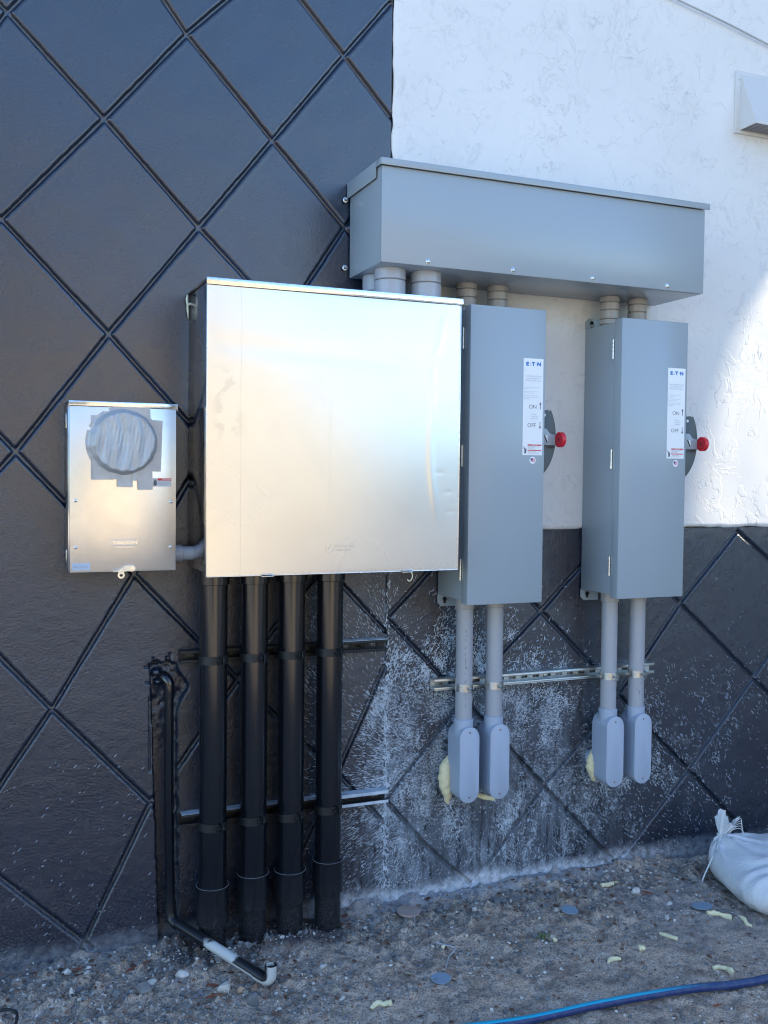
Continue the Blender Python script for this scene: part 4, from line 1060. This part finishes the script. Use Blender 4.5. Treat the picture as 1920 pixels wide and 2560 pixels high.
foam([(2.196, -.035, .478), (2.176, -.045, .440), (2.172, -.048, .405), (2.184, -.048, .375), (2.190, -.045, .350)], [.005, .016, .018, .015, .005], 'yellow foam blob left of the third conduit body', seed=2)
foam([(1.655, -.055, .372), (1.690, -.060, .352), (1.742, -.065, .338)], [.006, .010, .008], 'small yellow foam bead between the two left conduit bodies', seed=3)
def gfoam(pts, rads, label, seed):
    foam([(x, y, gh(x, y) + rads[min(i, len(rads) - 1)] * .8) for i, (x, y) in enumerate(pts)], rads, label, seed=seed, name='foam_scrap')
gfoam([(2.150, -.160), (2.175, -.163), (2.205, -.158), (2.232, -.155)], [.008, .009, .008, .006], 'yellow foam scrap nearest the wall, above the white stone', 4)
gfoam([(2.372, -.485), (2.392, -.490), (2.405, -.503), (2.424, -.520), (2.436, -.535)], [.008, .009, .008, .009, .011], 'yellow foam scrap touching the disc beside the sandbag', 5)
gfoam([(2.472, -.530), (2.470, -.560), (2.460, -.585), (2.468, -.60)], [.006, .008, .006, .004], 'yellow foam scrap tucked under the sandbag edge', 6)
gfoam([(2.120, -.545), (2.128, -.570), (2.132, -.590), (2.138, -.612)], [.007, .006, .007, .006], 'straight beaded yellow foam scrap in open dirt', 7)
gfoam([(1.976, -.622), (1.986, -.628), (1.990, -.634)], [.007, .010, .006], 'round yellow foam crumb in the middle of the dirt', 8)
gfoam([(1.845, -.640), (1.858, -.632), (1.872, -.638), (1.886, -.650)], [.005, .007, .007, .005], 'small hooked yellow foam scrap left of the round crumb', 9)
gfoam([(2.118, -.808), (2.142, -.810), (2.160, -.822), (2.158, -.842), (2.150, -.850)], [.006, .007, .008, .010, .008], 'hooked yellow foam scrap nearest the blue hose', 10)
gfoam([(1.754, -.462), (1.764, -.460)], [.007, .006], 'tiny yellow foam crumb in front of the lone grey disc', 11)
gfoam([(1.379, -.380), (1.389, -.384)], [.007, .006], 'tiny yellow foam crumb by the end of the thin wire', 12)
gfoam([(1.040, -.618), (1.060, -.612), (1.078, -.618), (1.098, -.632)], [.006, .008, .008, .009], 'dirty pale foam scrap in the bottom foreground', 13)

# discs, wire, leaf
def disc(x, y, r, mat, label, rot, ell=1.0, tiltx=0., name='plastic_disc', th=.003, up=.006):
    bm = bmesh.new(); add_lathe(bm, (0, 0, 0), (0, 0, 1), [(0, r), (th, r)], 36)
    bmesh.ops.scale(bm, vec=(ell, 1, 1), verts=bm.verts)
    M = Matrix.Translation((x, y, gh(x, y) + up)) @ Matrix.Rotation(rot, 4, 'Z') @ Matrix.Rotation(tiltx, 4, 'X')
    bmesh.ops.transform(bm, matrix=M, verts=bm.verts)
    return tag(from_bm(name, bm, mat, None, angle=40), label, 'disc', 'round discs on the dirt')
M_DISC = plain('blue_grey_plastic', (.22, .30, .38), .38, var=.03)
disc(1.905, -.325, .030, M_DISC, 'lone round grey disc in the middle of the dirt', .3, .95, R(4))
d3 = disc(2.396, -.430, .033, M_DISC, 'drop shaped grey disc lying beside the sandbag', .0, 1.15, R(-3))
disc(1.295, -.552, .028, M_DISC, 'oval blue grey disc at the end of the thin wire', -.5, 1.1, R(6))
disc(1.365, -.150, .040, stone_mat('brown_disc', (.30, .22, .19), (.38, .30, .27)), 'flat brown disc resting on a stone by the wall foot', 0, 1.0, R(2), th=.006, up=.030)
zg = gh(1.36, -.45) + .006
tag(tube('thin_wire', smooth_path([(1.372, -.358, zg + .006), (1.408, -.395, zg + .004), (1.418, -.410, zg + .003), (1.376, -.445, zg), (1.352, -.480, zg), (1.335, -.505, zg), (1.315, -.520, zg)], 6), .0019, plain('pale_wire', (.42, .45, .48), .5), None, 8), 'thin pale bent wire on the dirt reaching the oval disc', 'wire')
tag(tube('string', smooth_path([(1.375, -.175, .02), (1.352, -.23, gh(1.352, -.23) + .01), (1.325, -.28, gh(1.325, -.28) + .008), (1.30, -.32, gh(1.3, -.32) + .004)], 6), .0011, plain('pale_twine', (.36, .34, .32), .7), None, 6), 'thin pale twine trailing from the flat brown disc', 'string')
def leaf(x, y, L, W, a, mat, label):
    bm = bmesh.new(); z = gh(x, y) + .005; pts = []
    for s in np.linspace(-1, 1, 9): pts.append((s * L / 2, W / 2 * (1 - s * s) ** .8))
    up = [bm.verts.new((x + p * math.cos(a) - q * math.sin(a), y + p * math.sin(a) + q * math.cos(a), z + .003)) for p, q in pts]
    mid = [bm.verts.new((x + p * math.cos(a), y + p * math.sin(a), z)) for p, q in pts]
    dn = [bm.verts.new((x + p * math.cos(a) + q * math.sin(a), y + p * math.sin(a) - q * math.cos(a), z + .003)) for p, q in pts]
    for k in range(8):
        for A, B in ((up, mid), (mid, dn)):
            try: bm.faces.new((A[k], A[k + 1], B[k + 1], B[k]))
            except ValueError: pass
    o = from_bm('dead_leaf', bm, mat, None, True); return tag(o, label, 'leaf', 'dead leaves on the dirt')
M_LP = plain('pale_leaf', (.42, .34, .22), .7, var=.15); M_LR = plain('rust_leaf', (.24, .07, .035), .7, var=.3)
leaf(1.210, -.500, .028, .011, -.9, M_LP, 'tan oval leaf left of the oval blue grey disc')
leaf(1.845, -.508, .030, .009, -1.0, M_LP, 'pale narrow leaf in open dirt below the lone disc')
leaf(.270, -.105, .034, .016, .6, M_LR, 'rust brown leaf beside a pale stone by the wall foot')
leaf(.425, -.165, .050, .014, .5, M_LR, 'long rust brown leaf near the left conduits')
leaf(.640, -.330, .040, .016, -.5, M_LR, 'rust brown leaf left of the large pale angular stone')
leaf(.625, -.415, .050, .018, .1, M_LR, 'curled brown leaf below the large pale angular stone')
leaf(1.980, -.985, .032, .010, -.1, M_LR, 'red brown leaf below the blue hose')
leaf(2.275, -.275, .045, .020, -1.1, M_LR, 'orange brown leaf beside the bright white stone')
leaf(.470, -.130, .034, .014, .2, M_LR, 'small red leaf close to the thin drain pipe')
# weed
bm = bmesh.new(); rng = np.random.RandomState(9)
for k in range(60):
    x, y = 1.735 + rng.normal(0, .014), -.425 + rng.normal(0, .012); z = gh(x, y); a = rng.uniform(0, 6.3); L = rng.uniform(.006, .014)
    d = Vector((math.cos(a), math.sin(a), .8)) * L; w = Vector((-math.sin(a), math.cos(a), 0)) * L * .2; p = Vector((x, y, z))
    bm.faces.new([bm.verts.new(q) for q in (p - w * .3, p + d * .6 - w, p + d, p + d * .6 + w)])
me = bpy.data.meshes.new('weed'); bm.to_mesh(me); bm.free()
tag(link_mesh('weed', me, plain('weed_green', (.12, .17, .05), .7)), 'tiny green weed sprouting in the dirt', 'weed')

# ------------------------------------------------------------------ hose
t = NT('blue_rubber'); x, y, z = t.xyz()
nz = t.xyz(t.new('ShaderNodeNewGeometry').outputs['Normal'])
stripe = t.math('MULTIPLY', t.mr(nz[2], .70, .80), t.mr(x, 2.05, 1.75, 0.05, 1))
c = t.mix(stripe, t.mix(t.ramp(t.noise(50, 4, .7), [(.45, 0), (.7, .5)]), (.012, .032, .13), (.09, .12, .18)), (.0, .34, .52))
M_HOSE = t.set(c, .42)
hp = [(.55, -.735), (.9, -.775), (1.143, -.801), (1.413, -.838), (1.663, -.868), (1.919, -.905), (2.10, -.925), (2.24, -.935), (2.55, -.915), (3.2, -.80), (4.0, -.75)]
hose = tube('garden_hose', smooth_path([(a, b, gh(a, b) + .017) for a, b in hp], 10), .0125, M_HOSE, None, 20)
tag(hose, 'blue hose lying across the dirt in the foreground', 'hose')
tag(tube('rubber_loop', smooth_path([(.02, -.300, 0.0), (.045, -.292, .004), (.070, -.296, .004), (.088, -.320, .002), (.085, -.350, -.01)], 6), .0042, M_BLKM, None, 10), 'bit of black rubber cable at the bottom left corner', 'cable')

# ------------------------------------------------------------------ sandbag
t = NT('woven_white_polypropylene'); wv = t.new('ShaderNodeTexWave'); 
wv.inputs['Scale'].default_value = 90; t.link(t.P(), wv.inputs['Vector']); wv.inputs['Distortion'].default_value = 2.0
f1 = t.noise(1.0, 3, .6, .6, t.map((34, 30, 46), (0, 0, .5)))
bz = t.xyz()[2]
M_BAG = t.set(t.mix(t.math('MULTIPLY', t.mr(bz, .06, -.03), t.ramp(t.noise(30, 4, .7), [(.35, .1), (.65, .8)])), t.mix(t.noise(9, 4), (.56, .58, .62), (.70, .71, .73)), (.34, .30, .26)), .5, 0., t.bump(t.math('ADD', t.math('MULTIPLY', f1, 1.), t.math('MULTIPLY', wv.outputs['Fac'], .1)), .006, .7), .4)
sb = empty('sandbag', (2.85, -.43, -.05), 'white woven sandbag tied with a cord, lying against the wall foot', 'sandbag')
def bag_mesh():
    na, nb = 150, 70; V = []; F = []
    C = np.array((2.905, -.470, .045)); A_ = R(-14)
    spw = lambda v, e: math.copysign(abs(v) ** e, v)
    nk = np.array((2.640, -.235))
    for j in range(nb):
        ph = -math.pi / 2 + math.pi * j / (nb - 1)
        for i in range(na):
            th = 2 * math.pi * i / na
            ex = .38
            x = .375 * spw(math.cos(ph), .75) * spw(math.cos(th), ex); y = .250 * spw(math.cos(ph), .75) * spw(math.sin(th), ex); z = .112 * spw(math.sin(ph), .9)
            X_ = C[0] + x * math.cos(A_) - y * math.sin(A_); Y_ = C[1] + x * math.sin(A_) + y * math.cos(A_); Z_ = C[2] + z
            dn = math.hypot(X_ - nk[0], Y_ - nk[1]); an = math.atan2(Y_ - nk[1], X_ - nk[0])
            g_ = math.exp(-(dn / .10) ** 2)
            if ph > 0: Z_ += .022 * g_ + math.sin(an * 14 + 2 * math.sin(an * 5)) * .010 * math.exp(-(dn / .16) ** 2) * min(1, dn / .03)
            X_ += (nk[0] - X_) * .30 * g_; Y_ += (nk[1] - Y_) * .30 * g_
            d2 = math.hypot(X_ - 2.52, Y_ + .72)            # folds fan out from the lower near corner
            w_ = .0060 * math.sin(d2 * 110 + 3 * math.sin(an * 3)) * math.exp(-((d2 - .25) / .14) ** 2) + .0030 * math.sin(X_ * 60 + Y_ * 25)
            Z_ += w_ * max(0, math.cos(ph)) ** .3
            Y_ -= w_ * .7 * math.cos(ph)
            V.append((X_, Y_, Z_))
    V = np.array(V); V[:, 2] = np.maximum(V[:, 2], ground_h(V[:, 0], V[:, 1]) - .012); V = V.tolist()
    for j in range(nb - 1):
        for i in range(na): F.append([j * na + i, j * na + (i + 1) % na, (j + 1) * na + (i + 1) % na, (j + 1) * na + i])
    me = bpy.data.meshes.new('sack'); me.from_pydata(V, [], F); me.update(); return me
sack = link_mesh('sack', bag_mesh(), M_BAG, sb, True)
bm = bmesh.new(); rings = []; na = 60; rng = np.random.RandomState(3)
prof = [(0.0, .024, 0), (.018, .013, 0), (.030, .013, 0), (.050, .022, .2), (.075, .033, .4), (.098, .040, .6)]
base = Vector((2.642, -.232, .118)); dirn = Vector((.30, -.05, .86)).normalized(); _, u, v = frame(dirn)
for j, (tt, r, w) in enumerate(prof):
    rg = []
    for k in range(na):
        a = 2 * math.pi * k / na; pl = .30 * math.sin(a * 8 + j * .25) + .14 * math.sin(a * 13 + 1)
        q = base + dirn * (tt + (.030 * math.sin(a * 3 + 1) + .012 * math.sin(a * 11)) * w) + (u * math.cos(a) * .75 + v * math.sin(a)) * r * (1 + pl * (.45 + w * .4)) * (.6 if abs(math.cos(a)) > 2 else 1)
        rg.append(bm.verts.new(q))
    rings.append(rg)
for A, B in zip(rings, rings[1:]):
    for k in range(na): bm.faces.new((A[k], A[(k + 1) % na], B[(k + 1) % na], B[k]))
from_bm('gathered_neck', bm, M_BAG, sb, True)
M_CORD = plain('white_cord', (.66, .68, .68), .6)
cb_ = base + dirn * .024
ring = [cb_ + (u * math.cos(a) * .75 + v * math.sin(a)) * .0175 for a in np.linspace(0, 2 * math.pi, 24)]
bm = bmesh.new(); add_tube(bm, ring, .0030, 8)
add_tube(bm, smooth_path([cb_ + Vector((-.012, -.014, 0)), (2.600, -.262, .095), (2.560, -.27, .045), (2.536, -.27, .0), (2.528, -.272, -.030)], 6), .0030, 8)
add_tube(bm, smooth_path([cb_ + Vector((.010, -.014, 0)), (2.685, -.250, .160), (2.705, -.252, .175)], 6), .0028, 8)
for k in range(5): add_tube(bm, smooth_path([base + dirn * .07 + Vector((.02, -.02, -.005 * k)), base + dirn * .085 + Vector((.045, -.03, .012 - .010 * k)), base + dirn * .07 + Vector((.055 + .004 * k, -.03, -.012 * k))], 4), .0012, 6)
from_bm('tie_cord', bm, M_CORD, sb, angle=50)

# ------------------------------------------------------------------ vent hood, cable, putty
vh = empty('vent_hood', (3.03, 0, 2.93), 'white sloping vent hood on the white wall at the upper right', 'vent')
M_VENT = mat_paint('white_vent_plastic', (.60, .60, .59), .5, .0003, .03)
box('flange', 2.835, 3.225, -.016, -.002, 2.925, 3.175, M_VENT, vh, .003)
bm = bmesh.new(); X0, X1 = 2.858, 3.20; zt, zb = 3.160, 2.938
for (a, b, yy) in ((X0, X0 + .003, 0), (X1 - .003, X1, 0), (X0, X1, 1)):
    if yy: pr = [(-.016, zt), (-.016, zt - .006), (-.1025, zb + .010), (-.1025, zb), (-.1055, zb), (-.1055, zb + .012)]
    else: pr = [(-.016, zt - .001), (-.016, zb), (-.104, zb), (-.104, zb + .011)]
    if not yy: a, b = (a - .0008, b) if a == X0 else (a, b + .0008)
    A = [bm.verts.new((a, y_, z_)) for y_, z_ in pr]; B = [bm.verts.new((b, y_, z_)) for y_, z_ in pr]; bm.faces.new(A); bm.faces.new(B[::-1])
    for k in range(len(pr)): bm.faces.new((A[k], B[k], B[(k + 1) % len(pr)], A[(k + 1) % len(pr)]))
from_bm('hood', bm, M_VENT, vh, angle=20)
bm = bmesh.new()
for k in range(7): add_box(bm, X0 + .004, X1 - .004, -.026 - k * .012, -.020 - k * .012, zb - .001, zb + .006)
from_bm('louvre', bm, plain('grey_louvre', (.30, .30, .32), .6), vh)
box('louvre_back', X0 + .004, X1 - .004, -.103, -.016, zb + .007, zb + .009, M_DARK, vh, 0)
screw('screw', 2.846, -.016, 3.140, .004, M_VENT, vh, .002); screw('screw', 2.846, -.016, 2.945, .004, M_VENT, vh, .002)
tag(tube('wall_cable', smooth_path([(1.9, -.02, 3.52), (2.3, -.02, 3.435), (2.534, -.02, 3.392), (2.752, -.02, 3.352), (2.98, -.02, 3.303), (3.6, -.02, 3.17), (5.0, -.02, 2.9)], 8), .0038, mat_paint('pale_cable', (.42, .43, .42), .45), None, 10), 'pale cable strung diagonally across the white wall at the upper right', 'cable')
bm = bmesh.new(); add_tube(bm, [(.622, -.008, 2.098), (.619, -.010, 2.082), (.621, -.010, 2.066), (.622, -.010, 2.048), (.624, -.009, 2.020)], [.003, .0042, .003, .0038, .0012], 8); add_tube(bm, [(.622, -.010, 2.064), (.630, -.016, 2.070)], [.003, .003], 6)
tag(from_bm('sealant_bead', bm, plain('cream_sealant', (.62, .62, .48), .6), None, True), 'cream sealant drip at the upper left back edge of the aluminium cabinet', 'sealant')

# ------------------------------------------------------------------ what stands off camera: added sun blockers and reflection wall, and the sunlit place opposite
M_CREAM = plain('cream_render', (.37, .315, .225), .9, var=.05, nscale=3)
wg = empty('sun_blocker_slab', (8.2, -2, 0), 'pale slab with a wide opening, added off to the right to block the sun', 'building')  # added unseen slab: keeps sun off the scene, wide gap for the patch
def to_plane(x, z, y=0., xp=8.0):
    t_ = (xp - x) / Ls.x; return (y + Ls.y * t_, z + Ls.z * t_)
edge = [(3.06, 2.45), (2.97, 2.33), (2.90, 2.22), (2.83, 2.09), (2.77, 1.93), (2.715, 1.74), (2.67, 1.53), (2.64, 1.36), (2.65, 1.30), (3.4, 1.27), (4.2, 1.28)]
hole = [to_plane(x, z) for x, z in edge]
ztop = max(q[1] for q in hole); ymax = hole[-1][0]
hole_l = [to_plane(3.06, 2.45), ]
H_ = hole + [(hole[-1][0] + .0, to_plane(4.2, 1.2)[1]), to_plane(3.9, 2.2), to_plane(3.4, 2.55)]
H_ = [to_plane(*q) for q in ((2.35, .25), (4.4, .25), (4.4, 2.7), (2.35, 2.7))]
bm = bmesh.new()
outer = [(-4.8, -.4), (0.0, -.4), (0.0, 9.0), (-4.8, 9.0)]
def ring_faces(xv):
    o = [bm.verts.new((xv, y, z)) for y, z in outer]; h = [bm.verts.new((xv, y, z)) for y, z in H_]
    eo = [bm.edges.new((o[k], o[(k + 1) % 4])) for k in range(4)]; eh = [bm.edges.new((h[k], h[(k + 1) % len(h)])) for k in range(len(h))]
    bmesh.ops.triangle_fill(bm, edges=eo + eh, use_beauty=True)
    return o, h
o1, h1 = ring_faces(8.0); o2, h2 = ring_faces(8.03)
for A, B in ((o1, o2), (h1, h2)):
    for k in range(len(A)): bm.faces.new((A[k], A[(k + 1) % len(A)], B[(k + 1) % len(A)], B[k]))
from_bm('blocker_sheet', bm, M_CREAM, wg)
XS = 5.0
H_ = [to_plane(a, b, 0., XS) for a, b in edge + [(4.2, 1.6), (3.9, 2.2), (3.5, 2.50), (3.25, 2.52)]]
outer = [(-1.75, -.3), (-.012, -.3), (-.012, 5.6), (-1.75, 5.6)]
bm = bmesh.new(); o1, h1 = ring_faces(XS); o2, h2 = ring_faces(XS + .02)
for A, B in ((o1, o2), (h1, h2)):
    for k in range(len(A)): bm.faces.new((A[k], A[(k + 1) % len(A)], B[(k + 1) % len(A)], B[k]))
sw = empty('sun_patch_mask', (XS, -.9, 0), 'pale thin panel added off to the right, its arched hole shaping the sun patch', 'wall')  # added unseen panel: cut so its hole outlines the sun patch
from_bm('pierced_panel', bm, M_CREAM, sw)
# building across the yard, in full sun
ob = empty('opposite_building', (4.5, -15, 0), 'low cream rendered building in full sun across the yard', 'building')
def rot_box(name, cx, cy_, w, d, h, ang, mat, parent, z0=-.1):
    bm = bmesh.new(); add_box(bm, -w / 2, w / 2, -d / 2, d / 2, z0, h); bmesh.ops.transform(bm, matrix=Matrix.Translation((cx, cy_, 0)) @ Matrix.Rotation(ang, 4, 'Z'), verts=bm.verts)
    return from_bm(name, bm, mat, parent)
rot_box('walls', 1.6, -16.5, 14, 6, 4.9, R(-46), M_CREAM, ob)
rot_box('roof', 1.6, -16.5, 14.6, 6.6, 5.1, R(-46), plain('roof_edge', (.45, .44, .42), .8), ob, 4.91)
fw = empty('dark_reflection_wall', (16, -20.2, 0), 'long dark grey wall added across the yard to darken the cabinet reflection', 'wall')  # added unseen: hides the pale horizon from the cabinet's reflection
box('wall_run', 5.0, 34.0, -20.6, -20.3, -.2, 2.7, plain('grey_block', (.13, .14, .16), .9, nscale=2), fw, 0)
S.frame_set(1)
